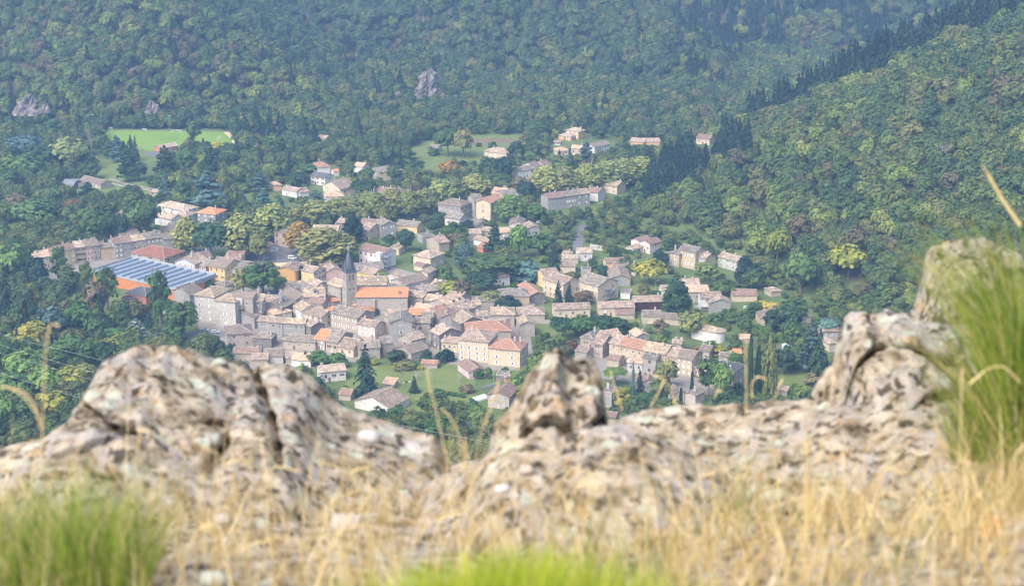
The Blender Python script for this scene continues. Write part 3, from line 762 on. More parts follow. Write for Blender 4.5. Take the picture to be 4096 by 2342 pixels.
(3105,1556,3147,1563,6,2.6,'r','stone','pinktan','n','stone hut with pink tan roof on the right lawn','hut'),
(1622,1181,1690,1190,9,7,'r','beige','pinktan','s,f=2x1','beige house with long mottled roof at the right end of the nave'),
(1697,1200,1757,1205,10,6,'r','stone','tan','n','stone house with tan roof and skylight right of the church'),
(1690,1166,1775,1156,10,6,'h','darkstone','greybrown','n','dark walled house with broad grey brown hipped roof right of the church'),
(1722,1136,1765,1145,9,6,'r','stone','tan','n','tan roof left of the yellowing maple'),
(1768,1151,1806,1141,9,6,'r','stone','redbrown','n','plain red brown roof left of the yellowing maple'),
(1885,1222,1925,1217,7,6,'r','stone','tan','n','small tan roof beside the stone house with brown shutters'),
(1907,1263,1950,1262,7,5,'r','stone','pinktan','n','low mottled roof touching the stone house with brown shutters'),
(1560,1151,1622,1150,6,7,'r','stone','greybrown','n','broken looking grey roofs just behind the nave end'),
(1017,1270,1053,1247,7,6,'m','grey','greybrown','n','grey single slope roof leaning on the castle wing'),
(1790,1180,1840,1190,9,6,'r','stone','pink','n','pink brown roof in the gap behind the salmon dormer roof'),
(1870,1290,1920,1300,8,6,'r','stone','tan','n','tan roof wedged above the orange brown hipped roof'),
(1250,1190,1300,1200,8,6,'r','stone','brown','n','brown roof tucked below the large pale tan roof'),
(1380,1215,1420,1222,7,5,'r','beige','pink','n','small pink roof at the foot of the bell tower'),
(1660,1290,1720,1290,8,6,'r','stone','greybrown','n','grey brown roof below the narrow orange roofed house'),
]
ROOTS = {}
for row in HL:
    row = list(row) + [None] * (16 - len(row))
    ROOTS[row[10]] = H(*row[:11], name=row[11] or 'house', cat=row[12], s=row[13], chim=row[14], sky_=row[15] or 0)

# ---------------------------------------------------------------- parts that single houses have
def extras():
    white = wall_mat("white"); steel = plain("stair_steel", (.22, .23, .25), .5)
    root, w, d, zr = ROOTS['long white building with dark red shutters right of the spire']
    b = MB(); b.box(w - 3.2, -2.6, -2, w + .2, -.01, 9.6); b.obj("stair_tower", white, root)
    b = MB()
    for k in range(3): b.box(w + .25, -1.5, 2.4 + 2.6 * k, w + 4.4, 1.2, 2.52 + 2.6 * k); b.slab((w + .8, 1.3, 2.5 + 2.6 * k), (w + .8, 2.4, 2.5 + 2.6 * k), (w + 4.2, 2.4, 5.1 + 2.6 * k), (w + 4.2, 1.3, 5.1 + 2.6 * k), .15)
    b.box(w + 4.2, -1.6, -2, w + 4.5, -1.3, 8.6); b.box(w + 4.2, 1.2, -2, w + 4.5, 1.5, 8.6); b.obj("outside_stair", steel, root)
    root, w, d, zr = ROOTS['white house with long white balcony']
    b = MB(); b.box(-3.6, -2.2, 2.7, 3.2, -.01, 2.9); b.box(-3.6, -2.2, 2.9, 3.2, -2.1, 3.8); b.box(-3.6, -2.1, 2.9, -3.5, -.01, 3.8); b.obj("balcony", plain("balcony_white", (.68, .68, .66)), root)
    root, w, d, zr = ROOTS['right block of flats with stained grey gable and outside stair']
    b = MB()
    for k in range(3): b.box(w + .02, 4.5, 1.0 + 2.7 * k, w + 1.6, 8.5, 1.15 + 2.7 * k)
    for k in range(2): b.slab((w + .3, 8.4, 1.1 + 2.7 * k), (w + 1.5, 8.4, 1.1 + 2.7 * k), (w + 1.5, 11.8, 3.8 + 2.7 * k), (w + .3, 11.8, 3.8 + 2.7 * k), .3)
    b.obj("outside_stair", steel, root)
    for lab, u in (('big stone house with dark grey hipped roof and dormer', .3), ('old house with large pale tan roof and dormer left of the church', .55), ('house with pale salmon roof and dormers right of the church', .4), ('house with pale salmon roof and dormers right of the church', .75)):
        root, w, d, zr = ROOTS[lab]; h = zr - .1 - .39 * min(w, d) / 2
        b = MB(); b.box(-1, -.0, -.6, 1, 2.2, 1.3); b.box(-.6, -.03, .1, .6, -.001, 1.1, 1); b.slab((-1.2, -.3, 1.3), (0, -.3, 1.9), (0, 2.4, 1.9), (-1.2, 2.4, 1.3), .1, m=2); b.slab((0, -.3, 1.9), (1.2, -.3, 1.3), (1.2, 2.4, 1.3), (0, 2.4, 1.9), .1, m=2)
        b.obj("dormer", [white, glass_mat(), roof_mat("greybrown")], root, (w * u, d * .12, h + .6))
    for lab in ('cream gabled house with mottled pink roof and blue grey attic behind the factory',):
        root, w, d, zr = ROOTS[lab]; b = MB(); b.poly([(.1, -.02, 6.6), (w - .1, -.02, 6.6), (w - .1, -.02, 7.5), (w/2, -.02, zr - .5), (.1, -.02, 7.5)]); b.obj("attic_render", plain("attic_blue", (.50, .54, .58)), root)
    for lab in ('right terrace house with red creeper on its wall',):
        root, w, d, zr = ROOTS[lab]; rg = np.random.default_rng(4); n = 1500
        P = np.stack([rg.uniform(0, w, n), rg.uniform(-.25, -.05, n), rg.uniform(0, 4.6, n)], 1); N = np.tile([0., -1, .2], (n, 1))
        co, F = quads(P, N, rg.uniform(.12, .28, n), rg); T = np.clip(np.array([noise.noise(Vector((p[0] * .4, p[2] * .5, 1))) for p in P]) + .5, 0, 1)
        o = link("creeper", np_mesh("creeper", co, F, [leaf_mat("creeper_leaves", None)], attrs={'tone': np.repeat(T, 4)}), root); o.color = (.085, .035, .03, 1)
# ---------------------------------------------------------------- church: nave, bell tower and slate spire as one thing
def church():
    x, y, g, w, rz = place(1425, 1186, 1629, 1186, 10.0)
    d, h, s = 14.0, 10.0, .40
    root = empty("church", (x, y, g), rz); tag(root, "stone church with bright orange nave roof and dark slate spire", "church", "buildings of the village")
    b = MB(); walls_into(b, 'r', w, d, h, s)
    for u in (w * .355, w - .4): b.box(u - .5, -.9, -2, u + .5, .1, h - 1.6)          # buttresses
    b.box(-.1, -.15, h - .45, w + .1, -.001, h - .1)
    nave = b.obj("nave_wall", wall_mat("stone"), root)
    b = MB(); zr = roof_into(b, 'r', w, d, h, s, .5, .25, 3, .04)
    ro = b.obj("nave_roof", [roof_mat("orange"), plain("ridge_tiles_church", (.50, .30, .2)), plain("eave_timber", (.26, .21, .17))], root)
    q = MB(); v = d * .22; q.poly([(w - 4.6, v - 1.2, h + s * (v - 1.2) + .2), (w - 2.5, v - 1.1, h + s * (v - 1.1) + .2), (w - 2.9, v + .6, h + s * (v + .6) + .2), (w - 4.0, v + 1.3, h + s * (v + 1.3) + .2), (w - 5.0, v + .4, h + s * (v + .4) + .2)])
    q.obj("roof_patch", plain("dark_patch", (.16, .11, .10)), ro)
    q = MB(); q.tube([(w * .355 + .75, -.25, 0), (w * .355 + .75, -.25, h)], .11); q.obj("drainpipe", plain("zinc", (.32, .36, .40), .5), root)
    link("door", door_mesh(2.2, 3.6, (.06, .055, .06), True), root, (w * .41, -.06, .2))
    # low aisle
    b = MB(); b.box(0, -4.2, -2, w * .35, -.02, 3.6); b.obj("aisle_wall", wall_mat("beige"), root)
    b = MB(); b.slab((-.3, -4.6, 3.5), (w * .35 + .3, -4.6, 3.5), (w * .35 + .3, -.02, 5.2), (-.3, -.02, 5.2), .2, 6, 3, .04); b.obj("aisle_roof", roof_mat("rust"), root)
    register(root, w, d, zr)
    # tower
    x2, y2, g2, w2, rz2 = place(1384, 1094, 1426, 1088, 22.0); W = 5.8
    T = empty("bell_tower", (x2, y2, g2), rz2 , None); T.parent = root
    T.matrix_parent_inverse = root.matrix_basis.inverted()
    Ht = 22.0; st = wall_mat("stone")
    b = MB(); b.box(0, 0, -2, W, W, Ht)
    for z in (11.0, 17.0, Ht - .35): b.box(-.14, -.14, z, W + .14, W + .14, z + .28)
    b.obj("tower_wall", st, T)
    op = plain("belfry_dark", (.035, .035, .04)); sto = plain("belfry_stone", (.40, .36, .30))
    def opening(cx, z, ww, hh, face, lo):
        m = MB(); n = 7
        pts = [(-ww/2, 0), (ww/2, 0)] + [(ww/2 * math.cos(math.pi * i / n), hh - ww/2 + ww/2 * math.sin(math.pi * i / n)) for i in range(n + 1)]
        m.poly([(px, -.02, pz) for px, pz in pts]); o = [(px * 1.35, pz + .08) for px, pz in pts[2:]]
        for a, bb, c_, d_ in zip(pts[2:], pts[3:], o[1:], o): m.poly([(a[0], -.05, a[1]), (bb[0], -.05, bb[1]), (c_[0], -.05, c_[1]), (d_[0], -.05, d_[1])], 1)
        if lo:
            for k in range(5): m.box(-ww/2, -.10, .25 + k * hh / 6.5, ww/2, -.021, .38 + k * hh / 6.5, 1)
        loc, rot = ((cx, -.012, z), 0) if face == 'f' else ((-.012, W - cx, z), -math.pi/2) if face == 'l' else ((W + .012, cx, z), math.pi/2)
        m.obj("belfry_window" if lo else "slit_window", [op, sto], T, loc, (0, 0, rot))
    for face in 'flr':
        for cx in (1.9, 3.9):
            opening(cx, 17.9, 1.05, 3.0, face, True); opening(cx, 13.0, .7, 1.1, face, False)
        opening(2.9, 8.6, .4, .8, face, False); opening(2.9, 5.0, .4, .8, face, False)
    # spire: octagonal slate needle with corner pinnacles and dormers
    sl = NT("spire_slate"); co = sl.coord(); v = sl.voro(co, 2.6); bw = sl.n("ShaderNodeSeparateColor"); sl.l(v, bw.inputs[0])
    slm = sl.finish(sl.ramp(bw.outputs[0], [(0, (.055, .062, .075)), (.6, (.09, .10, .118)), (1, (.15, .16, .18))]), .55, None, .5)
    zinc = plain("spire_zinc", (.34, .42, .44), .5)
    b = MB(); c = (W/2, W/2)
    b.lathe([(2.95, Ht), (2.55, Ht + 1.3), (2.0, Ht + 4.0), (.95, Ht + 9.0), (.28, Ht + 11.6)], 8, c, 0, math.pi/8)
    b.slab((-.1, -.1, Ht + .1), (W + .1, -.1, Ht + .1), (W + .1, W + .1, Ht + .1), (-.1, W + .1, Ht + .1), .15, 1, 1)
    b.lathe([(.34, Ht + 11.4), (.30, Ht + 12.2), (.16, Ht + 12.5), (.20, Ht + 13.1), (.04, Ht + 13.7), (.03, Ht + 14.9)], 8, c, 1)
    b.box(c[0] - .35, c[1] - .03, Ht + 14.3, c[0] + .35, c[1] + .03, Ht + 14.38, 1)
    sp = b.obj("spire", [slm, zinc], T)
    for ix in (0, 1):
        for iy in (0, 1):
            p = (.62 + ix * (W - 1.24), .62 + iy * (W - 1.24)); m = MB()
            m.lathe([(.85, Ht + .1), (.72, Ht + .9), (.05, Ht + 4.6)], 4, p, 0, math.pi/4); m.lathe([(.09, Ht + 4.4), (.03, Ht + 5.6)], 6, p, 1)
            m.obj("pinnacle", [slm, zinc], sp)
    for k in range(4):
        a = k * math.pi/2; m = MB()
        m.box(-.35, -2.55, Ht + 1.4, .35, -1.2, Ht + 4.2); m.box(-.22, -2.57, Ht + 1.8, .22, -2.551, Ht + 3.8, 2)
        m.poly([(-.5, -2.65, Ht + 4.2), (.5, -2.65, Ht + 4.2), (0, -1.9, Ht + 6.2)]); m.poly([(.5, -2.65, Ht + 4.2), (.5, -1.2, Ht + 4.2), (0, -1.2, Ht + 6.0), (0, -1.9, Ht + 6.2)]); m.poly([(-.5, -1.2, Ht + 4.2), (-.5, -2.65, Ht + 4.2), (0, -1.9, Ht + 6.2), (0, -1.2, Ht + 6.0)])
        m.tube([(0, -1.95, Ht + 6.0), (0, -1.95, Ht + 7.4)], .05, 5, 1)
        m.obj("spire_dormer", [slm, zinc, plain("dormer_louvre", (.22, .26, .30))], sp, (c[0], c[1], 0), (0, 0, a))
church()

# ---------------------------------------------------------------- castle: middle tower block and two glazed tile turrets
def castle_bits():
    x, y, g, w, rz = place(942, 1190, 1010, 1192, 15.0)
    root = empty("castle_keep", (x, y, g), rz); tag(root, "dark rendered castle keep with flat top and little lean-to dormer", "castle", "buildings of the village")
    b = MB(); b.box(0, 0, -2.5, w, 9, 15); wl = b.obj("wall", wall_mat("stone"), root)
    b = MB(); b.slab((-.2, -.2, 15.1), (w + .2, -.2, 15.1), (w + .2, 9.2, 15.8), (-.2, 9.2, 15.8), .2, 4, 4, .03); ro = b.obj("roof", roof_mat("pink"), root)
    b = MB(); b.box(.2, -.9, 11.2, 3.6, .0, 14.9); b.obj("bay", wall_mat("palepink"), root)
    b = MB(); b.slab((.0, -2.2, 9.9), (3.9, -2.2, 9.9), (3.9, -.02, 11.3), (.0, -.02, 11.3), .2, 3, 2, .03); b.obj("bay_roof", roof_mat("tan"), root)
    for u, z in ((5.6, 11.4), (2.4, 6.6), (2.4, 2.2)): link("window", window_mesh(1.0, 1.5, 'white'), root, (u, -.012, z))
    register(root, w, 9, 16)
    for px, pe, pa, pb, gl, lab in ((1034, 1182, 1151, 1209, (.30, .16, .12), "left castle turret with small red and grey cone roof"), (1124, 1192, 1157, 1224, (.14, .15, .17), "right slender castle turret with dark striped cone roof")):
        x, y, g = unproj(px, pe, 11.0)
        t = empty("castle_turret", (x, y, g)); tag(t, lab, "turret", "castle turrets")
        m = MB(); m.lathe([(.95, 6), (.95, 11)], 12); m.obj("wall", wall_mat("palepink"), t, smooth=False)
        m = MB(); m.lathe([(1.5, 10.8), (1.15, 11.6), (.75, 13.2), (.08, 15.2)], 12)
        for k in range(12):
            a = 2 * math.pi * k / 12; m.tube([(1.5 * math.cos(a), 1.5 * math.sin(a), 10.85), (1.17 * math.cos(a), 1.17 * math.sin(a), 11.65), (.77 * math.cos(a), .77 * math.sin(a), 13.25), (.1 * math.cos(a), .1 * math.sin(a), 15.2)], .06, 4, 1)
        m.lathe([(.10, 15.1), (.05, 16.4)], 6, (0, 0), 1)
        m.obj("cone_roof", [plain("turret_tiles_%d" % px, gl, .5), plain("turret_ribs", (.55, .56, .58), .5)], t)
castle_bits()

# ---------------------------------------------------------------- white chapel with round apse and bell gable
def chapel():
    x, y, g, w, rz = place(2767, 1310, 2852, 1327, 5.5)
    root = empty("chapel", (x, y, g), rz); tag(root, "white chapel with rounded end and small bell gable with a cross", "chapel", "buildings of the village")
    d, h, r = 8.4, 5.5, 4.2; zr = h + 1.5; n = 10
    arc = [(w + r * math.sin(math.pi * k / n), r - r * math.cos(math.pi * k / n)) for k in range(n + 1)]
    out = [(0, 0)] + arc + [(0, d)]
    b = MB()
    for a, c in zip(out, out[1:] ): b.poly([(*a, -2.5), (*c, -2.5), (*c, h), (*a, h)])
    b.poly([(0, d, -2.5), (0, 0, -2.5), (0, 0, h), (0, r, zr), (0, d, h)]); b.obj("wall", wall_mat("white"), root)
    b = MB(); e = .4
    b.slab((-e, -e, h - .1), (w, -e, h - .1), (w, r, zr + .1), (-e, r, zr + .1), .2, 8, 4, .05); b.slab((-e, r, zr + .1), (w, r, zr + .1), (w, d + e, h - .1), (-e, d + e, h - .1), .2, 8, 4, .05)
    for k in range(n):
        a0, a1 = math.pi * k / n, math.pi * (k + 1) / n; R_ = r + e
        b.slab((w + R_ * math.sin(a0), r - R_ * math.cos(a0), h - .1), (w + R_ * math.sin(a1), r - R_ * math.cos(a1), h - .1), (w, r, zr + .1), (w, r, zr + .1), .2, 2, 4, .0)
    b.obj("roof", [roof_mat("tan")], root)
    b = MB(); y0 = r - 1.3
    for q0, q1 in (((.3, 1.1)),): 
        P = [(y0, zr - 1), (r + 1.3, zr - 1), (r + 1.3, zr + .8), (r + .45, zr + 2.6), (r - .45, zr + 2.6), (y0, zr + .8)]
        b.poly([(q0, a, c) for a, c in P][::-1]); b.poly([(q1, a, c) for a, c in P]); b.ring([(q1, a, c) for a, c in P], [(q0, a, c) for a, c in P])
    bg_ = b.obj("bell_gable", wall_mat("white"), root)
    b = MB(); b.tube([(.7, r, zr + 2.5), (.7, r, zr + 4.9)], .07, 6); b.tube([(.7, r - .6, zr + 4.1), (.7, r + .6, zr + 4.1)], .06, 6); b.lathe([(.28, zr + 2.55), (.16, zr + 2.95)], 8, (.7, r)); b.obj("cross", plain("iron", (.12, .12, .13)), bg_)
    for u in (w * .45, w * .9):
        q = MB(); q.box(-.12, -.02, 0, .12, .02, 1.0); q.obj("slit_window", plain("slit_dark", (.05, .05, .05)), root, (u, -.012, 2.8))
    register(root, w + r, d, zr)
chapel()

# ---------------------------------------------------------------- factory with saw tooth roof
def factory():
    x, y, g, w, rz = place(372, 1082, 707, 1157, 6.5); d = 29.0; h = 6.5
    root = empty("factory", (x, y, g), rz); tag(root, "long orange factory under a blue grey saw tooth roof", "factory", "buildings of the village")
    b = MB(); b.box(0, 0, -2.5, w, d, h); b.obj("wall", wall_mat("orange"), root)
    b = MB(); b.box(-.25, -.25, h - .7, w + .25, 0, h + .35); b.box(-.25, d, h - .7, w + .25, d + .5, h + 1.9); b.box(-.25, 0, h - .7, 0, d, h + 1.2); b.box(w, 0, h - .7, w + .25, d, h + 1.4)
    b.obj("parapet", plain("parapet_render", (.33, .35, .36)), root)
    n = 11; tw = w / n
    met = NT("roof_metal"); co = met.coord(); no = met.noise(co, .6, 4, .6)
    mm = met.finish(met.ramp(no, [(.3, (.19, .235, .285)), (.7, (.245, .29, .345))]), .95, None, .1)
    wh = plain("tooth_white", (.30, .33, .36)); sg = plain("rooflight_glass", (.50, .52, .46), .3)
    for k in range(n):
        m = MB(); u0, u1 = k * tw, (k + 1) * tw; zt = h + 1.3
        m.poly([(u0, 0.02, h + .05), (u1 - .55, 0.02, zt), (u1 - .55, d - .02, zt), (u0, d - .02, h + .05)]); m.poly([(u1 - .55, 0.02, zt), (u1, 0.02, h + .05), (u1, d - .02, h + .05), (u1 - .55, d - .02, zt)], 3)
        m.poly([(u0, .02, h + .05), (u1, .02, h + .05), (u1 - .55, .02, zt)], 1); m.poly([(u0, d - .02, h + .05), (u1 - .55, d - .02, zt), (u1, d - .02, h + .05)], 1)
        if k in (1, 3, 6, 8, 10):
            t0, t1 = u0 + tw * .25, u0 + tw * .6; f = lambda u: h + .08 + (u - u0) / (tw - .55) * 1.25
            yy = d * (.35 if k % 2 else .62); m.poly([(t0, yy, f(t0)), (t1, yy, f(t1)), (t1, yy + 1.6, f(t1)), (t0, yy + 1.6, f(t0))], 2)
        m.obj("roof_bay", [mm, wh, sg, plain("riser_metal", (.20, .245, .30), .9)], root)
    m = MB(); m.lathe([(.5, h + 1), (.5, h + 3.0)], 10, (w * .5, d * .45)); m.lathe([(.95, h + 3.0), (.9, h + 3.3), (.1, h + 3.9)], 10, (w * .5, d * .45), 1); m.obj("roof_vent", [wh, plain("vent_cap", (.30, .12, .10))], root)
    register(root, w, d, h + 2)
    house(498, 1167, 583, 1184, 12, 5, 'h', 'salmon', 'slate', 's,f=2x1', 'salmon annexe with grey slate hipped roof in front of the factory', name='annexe', chim=0, s=.42)
factory()

# ---------------------------------------------------------------- round roofed barn, polytunnels
def tunnel(px0, py0, px1, py1, rad, col, name, label, wallh=.6, end=None, ribs=True):
    x, y, g, w, rz = place(px0, py0, px1, py1, .1)
    root = empty(name, (x, y, g), rz); tag(root, label, name.replace('_', ' '))
    n = 14; m = MB(); k_ = max(2, int(w / 1.5))
    prev = None
    for i in range(k_ + 1):
        u = w * i / k_; bulge = 1 + (.03 if i % 2 else 0) * ribs
        r_ = [(u, rad + rad * bulge * -math.cos(math.pi * a / n), wallh + rad * .85 * bulge * math.sin(math.pi * a / n)) for a in range(n + 1)]
        r_ = [(u, 0, -.5)] + r_ + [(u, 2 * rad, -.5)]
        if prev: m.ring(prev, r_, 0, False)
        prev = r_
    first = [(0, p[1], p[2]) for p in prev]; m.obj("cover", plain(name + "_sheet", col, .6), root, smooth=True)
    e = MB(); e.poly([(.15, p[1], p[2] - .1) for p in first][::-1]); e.poly([(w - .15, p[1], p[2] - .1) for p in first]); e.obj("end_wall", plain(name + "_end", end or sc_(col, .7)), root)
tunnel(246, 750, 296, 757, 4.2, (.17, .19, .20), "barn", "grey round roofed metal barn beside the farmhouse", 1.6, (.10, .11, .13))
tunnel(112, 768, 156, 771, 3.2, (.10, .30, .22), "polytunnel", "green covered polytunnel at the left edge among trees")
tunnel(1893, 1612, 1950, 1594, 1.8, (.72, .74, .74), "greenhouse", "white plastic tunnel greenhouse beside the hedge", .3)

# ---------------------------------------------------------------- land
def land():
    xs = np.unique(np.concatenate([np.linspace(-2600, -620, 24), np.arange(-620, 621, 8.0), np.linspace(620, 2600, 24)]))
    ys = np.unique(np.concatenate([np.linspace(-400, 10, 8), np.linspace(10, 600, 40), np.arange(600, 1900, 8.0), np.linspace(1900, 4000, 24)]))
    X, Y = np.meshgrid(xs, ys); Z = ground(X, Y)
    co = np.stack([X, Y, Z], -1).reshape(-1, 3); nx, ny = len(xs), len(ys)
    i = (np.arange(ny - 1)[:, None] * nx + np.arange(nx - 1)[None]).ravel()
    F = np.stack([i, i + 1, i + nx + 1, i + nx], -1)
    t = NT("meadow_and_earth"); c = t.n("ShaderNodeNewGeometry").outputs['Position']
    n = t.noise(c, .02, 6, .65); n2 = t.noise(c, .35, 4, .7)
    col = t.ramp(n, [(.3, (.055, .085, .028)), (.5, (.085, .14, .035)), (.62, (.12, .165, .05)), (.75, (.14, .13, .065))])
    col = t.mix(t.ramp(n2, [(.4, 0.0), (.7, .5)]), col, (.10, .085, .05))
    sep = t.n("ShaderNodeSeparateXYZ"); t.l(c, sep.inputs[0])
    hill = t.ramp(t.math('MULTIPLY', sep.outputs[2], .1), [(.3, 0.0), (.9, 1.0)])
    col = t.mix(hill, col, t.ramp(n2, [(.35, (.05, .045, .03)), (.7, (.085, .07, .045))]))
    o = link("ground", np_mesh("ground", co, F, [t.finish(col, .95)], smooth=True)); tag(o, "valley floor and wooded slopes", None, None, 'structure')
land()

def sheet(name, pts, mat, lift, label, kind='structure', sub=1):
    """a flat sheet laid on the land; pts in picture points"""
    w_ = [unproj(px, py) for px, py in pts]; m = MB()
    m.poly([(a, b, g1(a, b) + lift) for a, b, _ in w_]); o = m.obj(name, mat); tag(o, label, None, None, kind); return o

def ribbon(name, pts, width, mat, lift, label):
    w_ = [Vector(unproj(px, py)[:2]) for px, py in pts]; P = []
    for a, b in zip(w_, w_[1:]):
        n = max(1, int((b - a).length / 6)); P += [a + (b - a) * k / n for k in range(n)]
    P.append(w_[-1]); m = MB(); L = []; Rr = []
    for k, p in enumerate(P):
        t = (P[min(k + 1, len(P) - 1)] - P[max(k - 1, 0)]).normalized(); nrm = Vector((-t.y, t.x)) * width / 2
        for lst, q in ((L, p + nrm), (Rr, p - nrm)): lst.append((q.x, q.y, max(g1(q.x, q.y), g1(p.x, p.y)) + lift))
    m.ring(L, Rr, 0, False); o = m.obj(name, mat); tag(o, label, None, None, 'structure')

def ground_mat(name, cols, scale=.3, rough=.95):
    t = NT(name); c = t.n("ShaderNodeNewGeometry").outputs['Position']; n = t.noise(c, scale, 6, .7); n2 = t.noise(c, scale * 7, 3, .6)
    col = t.ramp(n, [(.25 + .5 * k / (len(cols) - 1), q) for k, q in enumerate(cols)])
    return t.finish(t.mix(.3, col, t.ramp(n2, [(.3, sc_(cols[0], .7)), (.7, sc_(cols[-1], 1.2))])), rough)

pave = ground_mat("village_paving", [(.17, .155, .135), (.24, .22, .19), (.28, .25, .21)])
lawn = ground_mat("lawn_grass", [(.075, .105, .028), (.105, .16, .032), (.14, .185, .045), (.19, .18, .085)], .16)
pitchm = ground_mat("pitch_grass", [(.13, .22, .03), (.155, .255, .035), (.17, .26, .05)], .05)
asph = ground_mat("asphalt", [(.12, .12, .125), (.16, .155, .155)], .2)
sand = ground_mat("sand", [(.50, .38, .22), (.58, .45, .28)], .2)
soil = ground_mat("soil", [(.12, .09, .06), (.20, .15, .09)], .3)
sheet("village_paving", [(800, 1330), (760, 1190), (880, 1120), (1060, 1010), (1300, 1040), (1550, 1060), (1760, 1120), (2000, 1260), (2120, 1330), (2140, 1480), (1700, 1480), (1560, 1420), (1300, 1470), (980, 1480), (860, 1400)], pave, .05, "paved streets and yards of the old village")
sheet("row_street", [(100, 1080), (380, 1040), (700, 985), (740, 1010), (500, 1050), (360, 1080), (160, 1130)], pave, .05, "paved street before the left terrace")
sheet("stone_row_yard", [(2300, 1440), (2440, 1420), (2980, 1560), (2840, 1580), (2600, 1540), (2320, 1500)], pave, .05, "yards before the long stone row")
sheet("square", [(900, 1045), (960, 985), (1240, 985), (1290, 1045), (1240, 1075), (1010, 1075)], asph, .09, "asphalt town square")
sheet("sand_square", [(1090, 1052), (1230, 1046), (1240, 1100), (1185, 1140), (1130, 1080)], sand, .12, "pale sandy petanque ground by the square")
sheet("castle_yard", [(745, 1325), (900, 1322), (900, 1350), (745, 1338)], asph, .09, "asphalt yard under the castle")
sheet("football_pitch", [(425, 520), (905, 528), (965, 600), (400, 605)], pitchm, .05, "bright green football pitch")
for k, (nm, pts, m_, lab) in enumerate([
    ("lawn", [(330, 640), (480, 635), (560, 700), (470, 735), (330, 690)], lawn, "grass field below the pitch"),
    ("lawn", [(400, 745), (560, 735), (620, 765), (560, 800), (400, 800)], lawn, "small paddock beside the farm track"),
    ("lawn", [(545, 590), (640, 612), (640, 640), (540, 640)], lawn, "grass by the clubhouse"),
    ("lawn", [(1600, 600), (1780, 545), (2100, 540), (2090, 640), (1900, 690), (1640, 690)], lawn, "wide meadow with fruit trees"),
    ("lawn", [(30, 900), (240, 880), (260, 935), (40, 950)], lawn, "lawn on the left edge"),
    ("lawn", [(1370, 1470), (1760, 1450), (1900, 1470), (1900, 1600), (1640, 1660), (1390, 1600)], lawn, "gardens below the manor"),
    ("lawn", [(2480, 1120), (2680, 1100), (2680, 1150), (2500, 1190)], lawn, "garden lawn by the flats"),
    ("lawn", [(2030, 1060), (2180, 1080), (2180, 1150), (2060, 1150)], lawn, "lawn under the umbrella pine"),
    ("lawn", [(2135, 1300), (2240, 1300), (2240, 1345), (2135, 1345)], lawn, "tiny bright lawn behind a stone wall"),
    ("lawn", [(3110, 1500), (3260, 1490), (3300, 1600), (3120, 1600)], lawn, "dark green lawn beside the right rock"),
    ("lawn", [(2780, 1240), (3050, 1235), (3050, 1300), (2850, 1300)], lawn, "lawns behind the chapel"),
    ("lawn", [(2450, 1260), (2560, 1270), (2560, 1320), (2450, 1330)], lawn, "garden lawn below the right terrace")]):
    sheet(nm, pts, m_, .04 + .01 * (k % 3), lab)
sheet("garden_soil", [(1820, 560), (2060, 552), (2040, 572), (1850, 582)], soil, .09, "brown vegetable plot")
sheet("parking", [(570, 610), (700, 600), (760, 630), (700, 640), (600, 628)], asph, .09, "parking area by the clubhouse")
ribbon("road", [(2330, 1020), (2310, 985), (2318, 940), (2340, 900)], 6, asph, .1, "lane climbing into the wood")
ribbon("road", [(1905, 1720), (1885, 1690), (1880, 1660), (1905, 1635)], 5, ground_mat("pale_lane", [(.30, .28, .27), (.38, .36, .34)]), .1, "pale curving lane in the gap between the rocks")
ribbon("road", [(3120, 1380), (3160, 1400), (3180, 1440)], 6, asph, .1, "road with the white van on it")
ribbon("path", [(440, 715), (520, 740), (620, 757)], 3.5, pave, .1, "farm track by the paddock")
ribbon("path", [(905, 528), (940, 560), (930, 590), (950, 610)], 4, sand, .1, "path beside the pitch")
ribbon("path", [(2150, 640), (2165, 610), (2175, 590)], 3, pave, .1, "garden track to the peach houses")
ribbon("road", [(1850, 990), (1885, 955), (1900, 930)], 5, asph, .1, "lane by the low mottled roofs")
ribbon("road", [(760, 1010), (900, 985), (1100, 960), (1300, 905), (1700, 860), (2100, 800), (2400, 760)], 8, asph, .07, "main road under the plane trees")

# haze: even pale air round the whole scene
hz = MB(); hz.box(-2700, -420, -1.5, 2700, 4100, 283); 
hm = D.materials.new("haze_air"); hm.use_nodes = True; hn = hm.node_tree; hn.nodes.clear()
ho = hn.nodes.new("ShaderNodeOutputMaterial"); hv = hn.nodes.new("ShaderNodeVolumePrincipled")
hv.inputs['Color'].default_value = (.38, .64, 1.0, 1); hv.inputs['Density'].default_value = 1.9e-4; hv.inputs['Anisotropy'].default_value = 0.2
hn.links.new(hv.outputs[0], ho.inputs['Volume'])
tag(hz.obj("haze", hm), "thin blue haze filling the valley air", None, None, 'stuff')
# ---------------------------------------------------------------- foliage
# leaf colour: object colour (own colour of each tree) varied leaf clump by leaf clump
def leaf_mat(name, stops=None):
    t = NT(name)
    at = t.n("ShaderNodeAttribute"); at.attribute_name = 'tone'
    if stops is None: base = t.n("ShaderNodeObjectInfo").outputs['Color']
    else: base = t.ramp(t.n("ShaderNodeObjectInfo").outputs['Random'], stops)
    hs = t.n("ShaderNodeHueSaturation"); t.l(base, hs.inputs['Color'])
    t.l(t.math('ADD', t.math('MULTIPLY', at.outputs['Fac'], .60), .86), hs.inputs['Value'])
    t.l(t.math('ADD', t.math('MULTIPLY', at.outputs['Fac'], -.035), .517), hs.inputs['Hue'])
    hs.inputs['Saturation'].default_value = 1.0
    return t.finish(hs.outputs[0], .75, None, .25, .22)
LEAF = leaf_mat("leaves")
BARK = plain("bark", (.16, .13, .10), .95)
BARKP = plain("pale_bark", (.34, .31, .27), .95)

